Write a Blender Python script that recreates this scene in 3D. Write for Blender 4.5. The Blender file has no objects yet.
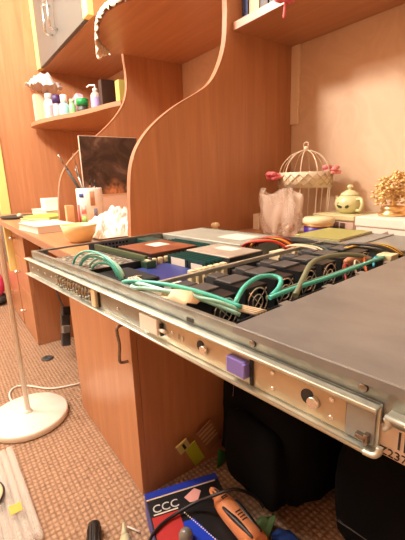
import bpy, bmesh, math, random
from mathutils import Vector, Matrix
from mathutils import noise as mnoise
C = bpy.context.scene.collection
rnd = random.Random(7)
CZ = 0.922                       # height of the camera above the carpet; heights below are often given from it
DESK = 0.75                      # desk top

# ------------------------------------------------------------------ materials
def mat(name, col, rough=0.5, metal=0.0, **k):
    m = bpy.data.materials.new(name); m.use_nodes = True
    b = m.node_tree.nodes['Principled BSDF']
    b.inputs['Base Color'].default_value = (*col, 1); b.inputs['Roughness'].default_value = rough
    b.inputs['Metallic'].default_value = metal
    for kk, v in k.items(): b.inputs[kk.replace('_', ' ')].default_value = v
    return m
def nodes(m): return m.node_tree.nodes, m.node_tree.links, m.node_tree.nodes['Principled BSDF']
def lin(r, g, b):
    f = lambda c: (c/255/12.92) if c/255 <= .04045 else ((c/255+.055)/1.055)**2.4
    return (f(r), f(g), f(b))
def coords(m, scale=(1, 1, 1)):
    n, l, b = nodes(m)
    t = n.new('ShaderNodeTexCoord'); mp = n.new('ShaderNodeMapping'); mp.inputs['Scale'].default_value = scale
    l.new(t.outputs['Object'], mp.inputs['Vector']); return mp.outputs['Vector']
def ramp(m, fac, stops):
    n, l, b = nodes(m); r = n.new('ShaderNodeValToRGB')
    e = r.color_ramp.elements
    while len(e) < len(stops): e.new(0.5)
    for i, (p, c) in enumerate(stops): e[i].position = p; e[i].color = (*c, 1)
    l.new(fac, r.inputs['Fac']); return r.outputs['Color']
def noise(m, vec, scale=5, detail=3, rough=.5, dist=0):
    n, l, b = nodes(m); x = n.new('ShaderNodeTexNoise')
    x.inputs['Scale'].default_value = scale; x.inputs['Detail'].default_value = detail
    x.inputs['Roughness'].default_value = rough; x.inputs['Distortion'].default_value = dist
    l.new(vec, x.inputs['Vector']); return x.outputs['Fac']
def bump(m, h, strength=.3, dist=.002):
    n, l, b = nodes(m); x = n.new('ShaderNodeBump'); x.inputs['Strength'].default_value = strength
    x.inputs['Distance'].default_value = dist; l.new(h, x.inputs['Height']); l.new(x.outputs['Normal'], b.inputs['Normal'])
def wood(name, a, b_, scale, rough=.32):
    m = mat(name, a, rough); n, l, b = nodes(m)
    v = coords(m, scale); f = noise(m, v, 3.0, 5, .6, .4)
    l.new(ramp(m, f, [(.3, a), (.55, tuple((p+q)/2 for p, q in zip(a, b_))), (.72, b_)]), b.inputs['Base Color'])
    return m
WA, WB = lin(174, 117, 80), lin(194, 137, 97)
M = {}
M['wood_z'] = wood('beech_laminate_upright_grain', WA, WB, (14, 14, .8))
M['wood_x'] = wood('beech_laminate_long_grain', WA, WB, (.8, 14, 14))
M['edge'] = mat('pale_edge_band', lin(168, 118, 90), .35)
M['white'] = mat('white_plastic', lin(238, 232, 222), .35)
M['lampwhite'] = mat('white_enamel', lin(240, 234, 222), .3)
M['yellowtrim'] = mat('pale_yellow_laminate', lin(232, 206, 128), .4)
M['greydoor'] = mat('pale_grey_door', lin(92, 90, 86), .35)
M['chrome'] = mat('chrome', (.8, .8, .78), .15, 1)
M['darkchrome'] = mat('satin_steel', (.30, .27, .24), .25, 1)
M['black'] = mat('black_plastic', (.012, .012, .013), .4)
M['blackmatte'] = mat('black_cloth', (.003, .003, .0035), 1.0, 0, Specular_IOR_Level=.1)
M['charcoal'] = mat('dark_grey_plastic', (.05, .05, .052), .45)
M['fangrey'] = mat('fan_cap_grey', (.07, .07, .07), .4)
M['gold'] = mat('gold', (.83, .60, .28), .28, 1)
def galv(name, c1, c2, rough, metal, sc=(6, 6, 6), s2=6):
    m = mat(name, c1, rough, metal); n, l, b = nodes(m); v = coords(m, sc)
    f = noise(m, v, s2, 4, .6)
    l.new(ramp(m, f, [(.35, c1), (.7, c2)]), b.inputs['Base Color'])
    mr = n.new('ShaderNodeMapRange'); mr.inputs['To Min'].default_value = rough-.08; mr.inputs['To Max'].default_value = rough+.12
    l.new(f, mr.inputs['Value']); l.new(mr.outputs['Result'], b.inputs['Roughness'])
    return m
M['galv'] = galv('galvanised_steel', (.26, .28, .26), (.38, .40, .37), .36, .85)
M['rail'] = galv('rail_zinc_steel', (.55, .57, .51), (.68, .70, .62), .36, .8)
M['railweb'] = galv('rail_web_dull_steel', (.26, .25, .21), (.36, .34, .29), .45, .7)
M['railtan'] = galv('rail_yellow_zinc', (.50, .40, .27), (.60, .50, .35), .36, .8)
M['lid'] = galv('brushed_lid_steel', (.22, .225, .225), (.31, .315, .31), .34, .6, (3, 5, 3), 3)
M['psu'] = galv('power_supply_steel', (.42, .44, .38), (.52, .53, .47), .5, .6)
M['greysheet'] = galv('grey_sheet_metal', (.30, .31, .30), (.38, .39, .37), .5, .5)
M['silver'] = galv('heatsink_silver', (.62, .57, .50), (.74, .69, .60), .4, .7)
M['copper'] = galv('copper_brown_plate', lin(128, 72, 50), lin(150, 90, 62), .4, .25)
M['pcbblue'] = mat('blue_circuit_board', lin(34, 50, 120), .4)
M['pcbgreen'] = mat('green_circuit_board', lin(40, 74, 52), .45)
M['pcbteal'] = mat('teal_memory_board', lin(16, 70, 66), .4)
M['cream'] = mat('cream_plastic', lin(226, 208, 168), .45)
M['teal'] = mat('teal_cable_jacket', lin(78, 186, 172), .35)
M['palegreen'] = mat('pale_aqua_jacket', lin(160, 216, 204), .35)
M['sagecable'] = mat('grey_green_sleeve', lin(116, 122, 98), .5)
M['whitewire'] = mat('off_white_wire', lin(214, 198, 172), .45)
M['red'] = mat('red_wire', lin(170, 34, 24), .4)
M['yellow'] = mat('yellow_wire', lin(214, 164, 40), .4)
M['orange'] = mat('orange_wire', lin(214, 96, 30), .4)
M['blackwire'] = mat('black_wire', (.012, .011, .011), .4)
M['purple'] = mat('lilac_latch', lin(124, 112, 190), .4)
M['label'] = mat('paper_label', lin(226, 214, 200), .6)
M['pinklabel'] = mat('pinkish_label', lin(206, 184, 164), .6)
M['ink'] = mat('black_ink', (.02, .018, .016), .6)
M['foam'] = mat('black_foam', (.010, .010, .011), .9)
M['tape'] = mat('tan_tape', lin(224, 196, 156), .6)
# speckled card
m = mat('speckled_card', (.05, .05, .05), .5); n, l, b = nodes(m); v = coords(m)
f = noise(m, v, 150, 2); l.new(ramp(m, f, [(.42, (.035, .033, .03)), (.52, (.16, .14, .11)), (.62, (.40, .36, .28))]), b.inputs['Base Color']); M['speckle'] = m
# carpet
m = mat('woven_carpet', lin(190, 150, 120), .95); n, l, b = nodes(m)
v = coords(m, (1, 1, 1)); sp = n.new('ShaderNodeSeparateXYZ'); l.new(v, sp.inputs[0])
def sinw(sock, per, ph=0):
    a = n.new('ShaderNodeMath'); a.operation = 'MULTIPLY_ADD'; a.inputs[1].default_value = 2*math.pi/per; a.inputs[2].default_value = ph; l.new(sock, a.inputs[0])
    s = n.new('ShaderNodeMath'); s.operation = 'SINE'; l.new(a.outputs[0], s.inputs[0]); return s.outputs[0]
def mth(op, a, b2):
    x = n.new('ShaderNodeMath'); x.operation = op
    for i, q in enumerate((a, b2)):
        if isinstance(q, (int, float)): x.inputs[i].default_value = q
        else: l.new(q, x.inputs[i])
    return x.outputs[0]
weave = mth('MULTIPLY', mth('ABSOLUTE', sinw(sp.outputs['X'], .034), 0), mth('ABSOLUTE', sinw(sp.outputs['Y'], .030), 0))
nz = noise(m, v, 90, 3)
h = mth('ADD', mth('MULTIPLY', weave, .42), mth('MULTIPLY', nz, .7))
l.new(ramp(m, h, [(.15, lin(112, 82, 62)), (.5, lin(160, 124, 98)), (.85, lin(190, 156, 128))]), b.inputs['Base Color'])
bump(m, h, .8, .006); M['carpet'] = m
# wallpaper
m = mat('peach_wallpaper', lin(226, 188, 150), .75); n, l, b = nodes(m)
v = coords(m); f = noise(m, v, 7, 2, .4, 2.5)
l.new(ramp(m, f, [(.35, lin(214, 178, 146)), (.5, lin(219, 185, 153)), (.65, lin(215, 180, 148))]), b.inputs['Base Color'])
bump(m, f, .18, .003); M['wallpaper'] = m
M['ceiling'] = mat('white_ceiling', lin(236, 226, 210), .9)

# ------------------------------------------------------------------ mesh builder
class MB:
    def __init__(s): s.bm = bmesh.new()
    def add(s, verts, faces, smooth=False):
        vs = [s.bm.verts.new(p) for p in verts]
        for f in faces:
            try:
                fc = s.bm.faces.new([vs[i] for i in f]); fc.smooth = smooth
            except ValueError: pass
        return vs
    def box(s, x0, x1, y0, y1, z0, z1, bev=0, seg=2, mtx=None):
        t = bmesh.new(); bmesh.ops.create_cube(t, size=1)
        for v in t.verts: v.co = Vector(((x0+x1)/2+v.co.x*(x1-x0), (y0+y1)/2+v.co.y*(y1-y0), (z0+z1)/2+v.co.z*(z1-z0)))
        if bev: bmesh.ops.bevel(t, geom=list(t.edges), offset=bev, segments=seg, profile=.5, affect='EDGES')
        if mtx: bmesh.ops.transform(t, matrix=mtx, verts=t.verts)
        s.merge(t); return s
    def merge(s, t, smooth=None):
        mp = {v: s.bm.verts.new(v.co) for v in t.verts}
        for f in t.faces:
            g = s.bm.faces.new([mp[v] for v in f.verts]); g.smooth = f.smooth if smooth is None else smooth
        t.free()
    def tube(s, pts, r, seg=8, smooth=True, sub=4, closed=False):
        P = [Vector(p) for p in pts]
        if smooth and len(P) > 2: P = spline(P, sub, closed)
        N = len(P); rs = r if callable(r) else (lambda t: r)
        rings = []; prev = None
        for i, p in enumerate(P):
            if closed: d = P[(i+1) % N]-P[i-1]
            else: d = P[min(i+1, N-1)]-P[max(i-1, 0)]
            d.normalize()
            if prev is None:
                a = Vector((0, 0, 1)) if abs(d.z) < .9 else Vector((1, 0, 0)); a = (a-d*a.dot(d)).normalized()
            else:
                a = prev-d*prev.dot(d)
                a = a.normalized() if a.length > 1e-6 else Vector((1, 0, 0))
            prev = a; b2 = d.cross(a); rr = rs(i/(N-1))
            rings.append([s.bm.verts.new(p+(a*math.cos(2*math.pi*k/seg)+b2*math.sin(2*math.pi*k/seg))*rr) for k in range(seg)])
        for i in range(N if closed else N-1):
            A, B = rings[i], rings[(i+1) % N]
            for k in range(seg):
                f = s.bm.faces.new((A[k], A[(k+1) % seg], B[(k+1) % seg], B[k])); f.smooth = True
        if not closed:
            s.bm.faces.new(rings[0][::-1]); s.bm.faces.new(rings[-1])
        return s
    def cyl(s, p0, p1, r, r1=None, seg=20):
        p0 = Vector(p0); p1 = Vector(p1); r1 = r if r1 is None else r1
        return s.tube([p0, p1], lambda t: r+(r1-r)*t, seg, smooth=False)
    def lathe(s, prof, c=(0, 0, 0), seg=28, axis=None, sx=1, sy=1):
        c = Vector(c); rings = []
        R = axis.to_matrix() if axis is not None else Matrix.Identity(3)
        for r, z in prof:
            if r < 1e-6: rings.append([s.bm.verts.new(c+R @ Vector((0, 0, z)))])
            else: rings.append([s.bm.verts.new(c+R @ Vector((r*sx*math.cos(2*math.pi*k/seg), r*sy*math.sin(2*math.pi*k/seg), z))) for k in range(seg)])
        for A, B in zip(rings, rings[1:]):
            for k in range(seg):
                q = [A[k % len(A)], A[(k+1) % seg % len(A)], B[(k+1) % seg % len(B)], B[k % len(B)]]
                q2 = []
                for x in q:
                    if x not in q2: q2.append(x)
                if len(q2) > 2:
                    try: f = s.bm.faces.new(q2); f.smooth = True
                    except ValueError: pass
        return s
    def prism(s, poly, ax, lo, hi):
        """poly in the two other axes (x:(y,z)  y:(x,z)  z:(x,y))"""
        def P(a, q): return {'x': (a, q[0], q[1]), 'y': (q[0], a, q[1]), 'z': (q[0], q[1], a)}[ax]
        A = [s.bm.verts.new(P(lo, q)) for q in poly]; B = [s.bm.verts.new(P(hi, q)) for q in poly]
        s.bm.faces.new(A[::-1]); s.bm.faces.new(B)
        for i in range(len(poly)):
            j = (i+1) % len(poly); s.bm.faces.new((A[i], A[j], B[j], B[i]))
        return s
    def sph(s, c, r, sc=(1, 1, 1), sub=2, jitter=0, seed=0):
        t = bmesh.new(); bmesh.ops.create_icosphere(t, subdivisions=sub, radius=1)
        for v in t.verts:
            k = 1+jitter*mnoise.noise(v.co*2.3+Vector((seed, seed*1.7, 0)))
            v.co = Vector((c[0]+v.co.x*r*sc[0]*k, c[1]+v.co.y*r*sc[1]*k, c[2]+v.co.z*r*sc[2]*k))
        s.merge(t, True); return s
    def sheet(s, rows, th=.002, smooth=True):
        """rows of points -> solid sheet with thickness"""
        R, K = len(rows), len(rows[0]); P = [[Vector(p) for p in r] for r in rows]; nrm = []
        for i in range(R):
            q = []
            for k in range(K):
                a = P[min(i+1, R-1)][k]-P[max(i-1, 0)][k]; b2 = P[i][min(k+1, K-1)]-P[i][max(k-1, 0)]
                nn = a.cross(b2); q.append(nn.normalized() if nn.length > 1e-9 else Vector((0, 0, 1)))
            nrm.append(q)
        T = [[s.bm.verts.new(P[i][k]+nrm[i][k]*th/2) for k in range(K)] for i in range(R)]
        B = [[s.bm.verts.new(P[i][k]-nrm[i][k]*th/2) for k in range(K)] for i in range(R)]
        def F(*v):
            f = s.bm.faces.new(v); f.smooth = smooth
        for i in range(R-1):
            for k in range(K-1):
                F(T[i][k], T[i][k+1], T[i+1][k+1], T[i+1][k]); F(B[i][k], B[i+1][k], B[i+1][k+1], B[i][k+1])
        for i in range(R-1):
            F(T[i][0], T[i+1][0], B[i+1][0], B[i][0]); F(T[i][-1], B[i][-1], B[i+1][-1], T[i+1][-1])
        for k in range(K-1):
            F(T[0][k], B[0][k], B[0][k+1], T[0][k+1]); F(T[-1][k], T[-1][k+1], B[-1][k+1], B[-1][k])
        return s
    def xf(s, mtx): bmesh.ops.transform(s.bm, matrix=mtx, verts=s.bm.verts); return s
def spline(P, sub, closed=False):
    out = []; N = len(P)
    rng = range(N) if closed else range(N-1)
    for i in rng:
        if closed: p0, p1, p2, p3 = P[i-1], P[i], P[(i+1) % N], P[(i+2) % N]
        else: p0, p1, p2, p3 = P[max(i-1, 0)], P[i], P[i+1], P[min(i+2, N-1)]
        for k in range(sub):
            t = k/sub
            out.append(.5*((2*p1)+(p2-p0)*t+(2*p0-5*p1+4*p2-p3)*t*t+(3*p1-p0-3*p2+p3)*t**3))
    if not closed: out.append(P[-1].copy())
    return out

pm = pm0 = lambda n_, c, r=.4: mat(n_, lin(*c), r)
LOCAL = {}      # things whose parts are written in the thing's own frame
def thing(name, label, cat, loc, group=None, rotz=0, local=False):
    o = bpy.data.objects.new(name, None); C.objects.link(o); o.empty_display_size = .05
    o.location = loc; o.rotation_euler = (0, 0, rotz)
    o['label'] = label; o['category'] = cat
    if group: o['group'] = group
    LOCAL[o] = Vector((0, 0, 0)) if local else Vector(loc)
    return o
def part(name, mb, m, parent, label=None, kind=None):
    off = LOCAL[parent]
    bmesh.ops.recalc_face_normals(mb.bm, faces=mb.bm.faces)
    if off.length: bmesh.ops.translate(mb.bm, vec=-off, verts=mb.bm.verts)
    me = bpy.data.meshes.new(name); mb.bm.to_mesh(me); mb.bm.free()
    me.materials.append(M[m] if isinstance(m, str) else m)
    o = bpy.data.objects.new(name, me); C.objects.link(o); o.parent = parent
    if label: o['label'] = label
    if kind: o['kind'] = kind
    LOCAL[o] = off
    return o
def single(name, mb, m, label, cat, group=None, kind=None):
    bmesh.ops.recalc_face_normals(mb.bm, faces=mb.bm.faces)
    vs = mb.bm.verts; xs = [v.co.x for v in vs]; ys = [v.co.y for v in vs]; z = min(v.co.z for v in vs)
    c = Vector(((min(xs)+max(xs))/2, (min(ys)+max(ys))/2, z))
    bmesh.ops.translate(mb.bm, vec=-c, verts=mb.bm.verts)
    me = bpy.data.meshes.new(name); mb.bm.to_mesh(me); mb.bm.free()
    me.materials.append(M[m] if isinstance(m, str) else m)
    o = bpy.data.objects.new(name, me); C.objects.link(o); o.location = c
    if label: o['label'] = label
    if cat: o['category'] = cat
    if group: o['group'] = group
    if kind: o['kind'] = kind
    LOCAL[o] = c
    return o
def struct(name, mb, m): return single(name, mb, m, None, None, kind='structure')
def text_mb(txt, size, mtx, depth=.0004):
    cu = bpy.data.curves.new('lettering', 'FONT'); cu.body = txt; cu.size = size; cu.extrude = depth; cu.align_x = 'LEFT'
    o = bpy.data.objects.new('lettering', cu); C.objects.link(o)
    bpy.context.view_layer.update()
    me = bpy.data.meshes.new_from_object(o.evaluated_get(bpy.context.evaluated_depsgraph_get()))
    mb = MB(); mb.bm.from_mesh(me); mb.xf(mtx)
    bpy.data.objects.remove(o); bpy.data.curves.remove(cu); bpy.data.meshes.remove(me)
    return mb
def frame(o, ex, ey):
    ex = Vector(ex).normalized(); ey = Vector(ey).normalized(); ez = ex.cross(ey)
    return Matrix(((ex.x, ey.x, ez.x, o[0]), (ex.y, ey.y, ez.y, o[1]), (ex.z, ey.z, ez.z, o[2]), (0, 0, 0, 1)))

# ------------------------------------------------------------------ room
WALL = -1.085
X0, X1, Y1, ZT = -1.6, 3.7, 2.5, 2.65
struct('floor', MB().box(X0, X1, WALL, Y1, -.06, 0), 'carpet')
struct('ceiling', MB().box(X0, X1, WALL, Y1, ZT, ZT+.06), 'ceiling')
struct('wall_right', MB().box(X0-.1, X1+.1, WALL-.1, WALL, -.06, ZT+.06), 'wallpaper')
struct('wall_left', MB().box(X0-.1, X1+.1, Y1, Y1+.1, -.06, ZT+.06), 'wallpaper')
struct('wall_back', MB().box(X1, X1+.1, WALL, Y1, -.06, ZT+.06), 'wallpaper')
struct('wall_front', MB().box(X0-.1, X0, WALL, Y1, -.06, ZT+.06), 'wallpaper')
# pale strip running up the wall in the corner beside the divider
struct('trim_1', MB().box(.915, .9495, WALL, WALL+.012, 1.10, 1.3515, .002), M['white'] if False else mat('pale_wall_strip', lin(232, 204, 172), .6))

# ------------------------------------------------------------------ furniture
desk = thing('desk', 'long reddish beech desk worktop running along the wall under the open server', 'desk', (.8, -.66, .725))
part('worktop', MB().box(-.9, 2.58, WALL+.002, -.252, .725, DESK, .001), 'wood_x', desk)
part('edge_band', MB().box(-.9, 2.58, -.2515, -.2495, .7255, DESK-.0005, .0008), 'edge', desk)

cab = thing('desk_cabinet', 'reddish wooden cupboard under the desk with one bow handled door', 'cabinet', (1.14, -.7, 0))
part('carcass', MB().box(.858, .876, -1.0, -.3796, 0, .724).box(1.404, 1.422, -1.0, -.3796, 0, .724).box(.876, 1.404, -1.0, -.985, .0, .724).box(.876, 1.404, -.985, -.381, .03, .05).box(.876, 1.404, -.985, -.381, .706, .724), 'wood_z', cab)
d = part('door', MB().box(.858, 1.422, -.379, -.361, .004, .716, .0012), 'wood_z', cab)
def bow(mb, x, y, z0, z1, out=.032, r=.005):
    mb.tube([(x, y, z0), (x, y+out*.9, z0+.004), (x, y+out, z0+.02), (x, y+out*.85, (z0+z1)/2), (x, y+out, z1-.02), (x, y+out*.9, z1-.004), (x, y, z1)], r, 8)
    return mb
part('handle', bow(MB(), .884, -.361, .437, .548, .024, .0045), 'darkchrome', d, 'steel bow handle')

unit = thing('drawer_unit', 'far wooden drawer unit standing between the desk and the carpet edge', 'drawer unit', (2.38, -.7, 0))
part('carcass', MB().box(2.20, 2.578, -1.0, -.372, 0, .724, .001), 'wood_z', unit)
for z0, z1 in ((.006, .30), (.303, .51), (.513, .716)):
    dr = part('drawer_front', MB().box(2.20, 2.578, -.3715, -.352, z0, z1, .0015), 'wood_z', unit)
    part('knob', MB().tube([(2.45, -.353, (z0+z1)/2), (2.45, -.338, (z0+z1)/2)], .006, 10, False).sph((2.45, -.33, (z0+z1)/2), .014, sub=2), 'chrome', dr, 'round chrome knob')

wr = thing('wardrobe', 'tall beech wardrobe with yellow edged door closing the far end of the desk', 'wardrobe', (3.0, -.72, 0))
part('carcass', MB().box(2.60, 3.45, WALL+.002, -.372, 0, 2.4, .001), 'wood_z', wr)
part('edge_trim', MB().box(2.585, 2.632, -.3715, -.318, .385, 2.35, .002), 'yellowtrim', wr, 'pale yellow upright trim')
dd = part('door', MB().box(2.635, 3.44, -.3715, -.350, .385, 2.35, .0015), 'greydoor', wr, 'pale grey door')
part('handle', bow(MB(), 2.72, -.350, 1.15, 1.27), 'chrome', dd)
dd = part('drawer_front', MB().box(2.60, 3.44, -.3715, -.350, .02, .38, .0015), 'wood_z', wr)
part('knob', MB().tube([(2.88, -.351, .18), (2.88, -.336, .18)], .006, 10, False).sph((2.88, -.329, .18), .014), 'chrome', dd, 'round chrome knob')

uc = thing('wall_cabinet', 'upper wall cupboard with two pale grey doors and yellow trim', 'cabinet', (2.13, -.86, 1.603))
part('carcass', MB().box(1.672, 2.596, WALL+.002, -.668, 1.603, 2.30, .001), 'wood_x', uc)
for a, b2 in ((1.672, 1.73), (2.548, 2.596)):
    part('edge_trim', MB().box(a, b2, -.667, -.640, 1.603, 2.30, .0015), 'yellowtrim', uc, 'pale yellow upright trim')
for a, b2, hx in ((1.733, 2.166, 2.125), (2.169, 2.545, 2.215)):
    dd = part('door', MB().box(a, b2, -.667, -.648, 1.605, 2.298, .0015), 'greydoor', uc, 'pale grey door')
    hm = MB()
    hm.tube([(hx, -.650, 1.685), (hx, -.612, 1.687), (hx, -.610, 1.70)], .0055, 8, False).tube([(hx, -.610, 1.69), (hx, -.610, 1.815)], .006, 8, False).tube([(hx, -.650, 1.82), (hx, -.610, 1.818)], .0055, 8, False)
    part('handle', hm, 'chrome', dd, 'squared chrome bar handle')

def sp2(pts, sub=8): return [(p.x, p.y) for p in spline([Vector((a, b2, 0)) for a, b2 in pts], sub)]
def divider(x, prof, label):
    t = thing('shelf_divider', label, 'divider panel', (x+.009, -.75, DESK+.001))
    pr = sp2(prof)
    zt = 2.30
    part('board', MB().prism(pr+[(WALL+.003, zt), (WALL+.003, DESK+.001)], 'x', x, x+.02), 'wood_z', t)
    # edge band: thin strip following the curve
    inner = pr; outer = []
    for i, q in enumerate(pr):
        a = pr[max(i-1, 0)]; b2 = pr[min(i+1, len(pr)-1)]
        d2 = Vector((b2[0]-a[0], b2[1]-a[1])).normalized(); outer.append((q[0]+d2.y*.0022, q[1]-d2.x*.0022))
    mb = MB()
    for i in range(len(pr)-1):
        mb.prism([inner[i], outer[i], outer[i+1], inner[i+1]], 'x', x-.0008, x+.0208)
    bmesh.ops.remove_doubles(mb.bm, verts=mb.bm.verts, dist=1e-5)
    part('edge_band', mb, 'edge', t, 'pale curved edge strip')
    return t
PX1, PX2 = .950, 1.65
divider(PX1, [(-.430, DESK+.001), (-.434, .82), (-.438, .887), (-.448, .958), (-.472, 1.015), (-.522, 1.071), (-.597, 1.125), (-.692, 1.177), (-.735, 1.213), (-.768, 1.27), (-.785, 1.324), (-.790, 1.378), (-.791, 1.43), (-.791, 1.7), (-.791, 2.30)],
        'tall S-curved wooden divider panel rising behind the open server')
divider(PX2, [(-.423, DESK+.001), (-.430, .855), (-.446, .938), (-.480, .999), (-.538, 1.058), (-.614, 1.115), (-.702, 1.19), (-.760, 1.262), (-.783, 1.33), (-.785, 1.40), (-.780, 1.46), (-.78, 1.6), (-.78, 2.30)],
        'farther S-curved wooden divider panel behind the dark picture calendar')

def shelf(name, label, front, x0, x1, z0, z1):
    xs = [q[0] for q in front]
    t = thing(name, label, 'shelf', ((x0+x1)/2, -.85, z0))
    part('board', MB().prism(front+[(front[-1][0], WALL+.003), (front[0][0], WALL+.003)], 'z', z0, z1), 'wood_x', t)
    mb = MB(); outer = []
    for i, q in enumerate(front):
        a = front[max(i-1, 0)]; b2 = front[min(i+1, len(front)-1)]; d2 = Vector((b2[0]-a[0], b2[1]-a[1])).normalized()
        nn = Vector((-d2.y, d2.x));  nn = nn if nn.y > 0 else -nn
        outer.append((q[0]+nn.x*.002, q[1]+nn.y*.002))
    for i in range(len(front)-1):
        mb.prism([front[i], front[i+1], outer[i+1], outer[i]], 'z', z0+.0005, z1-.0005)
    bmesh.ops.remove_doubles(mb.bm, verts=mb.bm.verts, dist=1e-5)
    part('edge_band', mb, 'edge', t, 'pale edge strip')
    return t
shelf('wall_shelf', 'straight wooden wall shelf at upper right holding the books', [(PX1-.001, -.812), (.3, -.812), (-.9, -.812)], -.9, PX1, 1.352, 1.374)
BULGE = sp2([(1.649, -.728), (1.60, -.674), (1.54, -.630), (1.445, -.592), (1.356, -.571), (1.27, -.568), (1.17, -.598), (1.06, -.675), (.972, -.79)], 5)
shelf('curved_shelf', 'bulging rounded wooden shelf between the two dividers with a lace doily', BULGE, .97, 1.649, 1.467, 1.489)
LSH = sp2([(2.597, -.62), (2.565, -.565), (2.50, -.543), (2.42, -.545), (2.29, -.573), (2.16, -.614), (2.04, -.664), (1.885, -.705), (1.76, -.730), (1.672, -.758)], 5)
shelf('corner_shelf', 'small wavy fronted shelf under the wall cupboard crowded with bottles', LSH, 1.672, 2.597, 1.260, 1.282)

# lace doily draped over the rounded shelf
def doily():
    t = bmesh.new(); mb = MB(); arc = [q for q in BULGE if q[0] > 1.0]
    arc = [(p.x, p.y) for p in spline([Vector((a, b2, 0)) for a, b2 in arc], 4)]
    K = len(arc); zt = 1.4915
    rows = []
    def hang(i):
        x = arc[i][0]; s = i/(K-1)
        base = .070*math.exp(-((x-1.53)/.085)**2)+.016
        return base+.010*abs(math.sin(i*.55))
    nrm = []
    for i, q in enumerate(arc):
        a = arc[max(i-1, 0)]; b2 = arc[min(i+1, K-1)]; d2 = Vector((b2[0]-a[0], b2[1]-a[1])).normalized(); nn = Vector((-d2.y, d2.x)); nrm.append(nn if nn.y > 0 else -nn)
    for f in (.12, .06, .02): rows.append([(arc[i][0]-nrm[i].x*f, arc[i][1]-nrm[i].y*f, zt+.002*math.sin(i*.9+f*60)) for i in range(K)])
    rows.append([(arc[i][0]+nrm[i].x*.007, arc[i][1]+nrm[i].y*.007, zt) for i in range(K)])
    for f in (.15, .4, .7, 1.0):
        rows.append([(arc[i][0]+nrm[i].x*(.012+.006*f*math.sin(i*.8+1)), arc[i][1]+nrm[i].y*(.012+.006*f*math.sin(i*.8+1)), zt-hang(i)*f) for i in range(K)])
    mb.sheet(rows, .0016)
    return mb
m = mat('white_lace', lin(240, 232, 216), .85); n, l, b = nodes(m); v = coords(m); f = noise(m, v, 120, 2)
l.new(ramp(m, f, [(.35, lin(214, 200, 178)), (.55, lin(246, 240, 226))]), b.inputs['Base Color']); bump(m, f, .5, .003); M['lace'] = m
single('lace_doily', doily(), 'lace', 'white lace doily hanging over the rim of the rounded shelf', 'doily')

# ------------------------------------------------------------------ books on the wall shelf
def book(name, x0, x1, y0, y1, z0, h, cm, label, group, pm='label'):
    t = thing(name, label, 'book', ((x0+x1)/2, (y0+y1)/2, z0), group)
    w = x1-x0
    part('pages', MB().box(x0+.0025, x1-.0025, y0+.003, y1-.003, z0+.003, z0+h-.004), pm, t)
    part('cover', MB().box(x0, x0+.0022, y0, y1, z0, z0+h, .0004).box(x1-.0022, x1, y0, y1, z0, z0+h, .0004).box(x0+.001, x1-.001, y1-.0024, y1, z0, z0+h, .0004), cm, t)
    return t
SZ = 1.3745
for x0, x1, h, c, lab in ((.920, .943, .21, (52, 66, 110), 'blue spined book leaning nearest the divider on the wall shelf'),
                          (.872, .914, .20, (178, 148, 108), 'tan book second from the divider on the wall shelf'),
                          (.838, .868, .19, (58, 36, 26), 'dark brown book third from the divider on the wall shelf'),
                          (.806, .832, .20, (48, 30, 24), 'blackish brown book beside the white figurine on the wall shelf')):
    book('book', x0, x1, -1.0, -.845, SZ, h, mat('book_cover', lin(*c), .5), lab, 'books on the wall shelf')
fg = thing('figurine', 'white slim figurine at the front of the wall shelf near the books', 'figurine', (.782, -.845, SZ))
part('body', MB().lathe([(0, 0), (.016, 0), (.016, .004), (.007, .012), (.006, .05), (.010, .08), (.006, .10), (0, .104)], (.782, -.845, SZ), 16), 'white', fg)
part('head', MB().sph((.782, -.845, SZ+.112), .010), 'white', fg)
pinkm = mat('pink_petals', lin(222, 110, 120), .7)
def flower(mb, c, r, n_=9, seed=0):
    q = random.Random(seed)
    for i in range(n_):
        a = 2*math.pi*i/n_*1.6; e = q.uniform(-.4, .9)
        mb.sph((c[0]+math.cos(a)*r*.55, c[1]+math.sin(a)*r*.55, c[2]+e*r*.5), r*.5, (1, 1, .55), 1, .4, i+seed)
    mb.sph(c, r*.5, sub=1); return mb
fl = thing('pink_flower', 'fluffy pink artificial flower hanging over the wall shelf edge', 'flower', (.722, -.83, SZ))
part('petals', flower(MB(), (.716, -.783, SZ-.022), .027, 13, 3), pinkm, fl)
part('ribbon', MB().tube([(.722, -.850, SZ+.0037), (.722, -.815, SZ+.0040), (.722, -.797, SZ-.002), (.722, -.790, SZ-.03), (.726, -.790, SZ-.065)], .0035, 6), pinkm, fl)

# ------------------------------------------------------------------ things on the corner shelf
LZ = 1.2825
single('carton', MB().box(2.47, 2.52, -.640, -.572, LZ, LZ+.160, .002), mat('cream_card', lin(226, 200, 166), .6), 'cream upright carton at the far end of the wavy shelf', 'box')
def bottle(name, label, x, y, body_r, body_h, neck_r, cap_r, h, bm_, cm_, band=None):
    t = thing(name, label, 'bottle', (x, y, LZ), 'bottles on the wavy shelf')
    part('body', MB().lathe([(0, 0), (body_r*.92, 0), (body_r, .004), (body_r, body_h*.8), (body_r*.8, body_h*.93), (neck_r, body_h), (neck_r, body_h+.004), (0, body_h+.004)], (x, y, LZ), 18), bm_, t)
    part('cap', MB().lathe([(0, body_h+.003), (cap_r, body_h+.003), (cap_r, h-.003), (cap_r*.85, h), (0, h)], (x, y, LZ), 16), cm_, t)
    if band: part('label_band', MB().lathe([(body_r+.0006, body_h*.15), (body_r+.0006, body_h*.7)], (x, y, LZ), 18), band, t)
    return t
bottle('bottle', 'white bottle with grey band next to the cream carton', 2.335, -.618, .030, .105, .020, .022, .138, 'white', pm('pearl_cap', (214, 200, 196)), pm('grey_pink_band', (190, 160, 164)))
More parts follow.
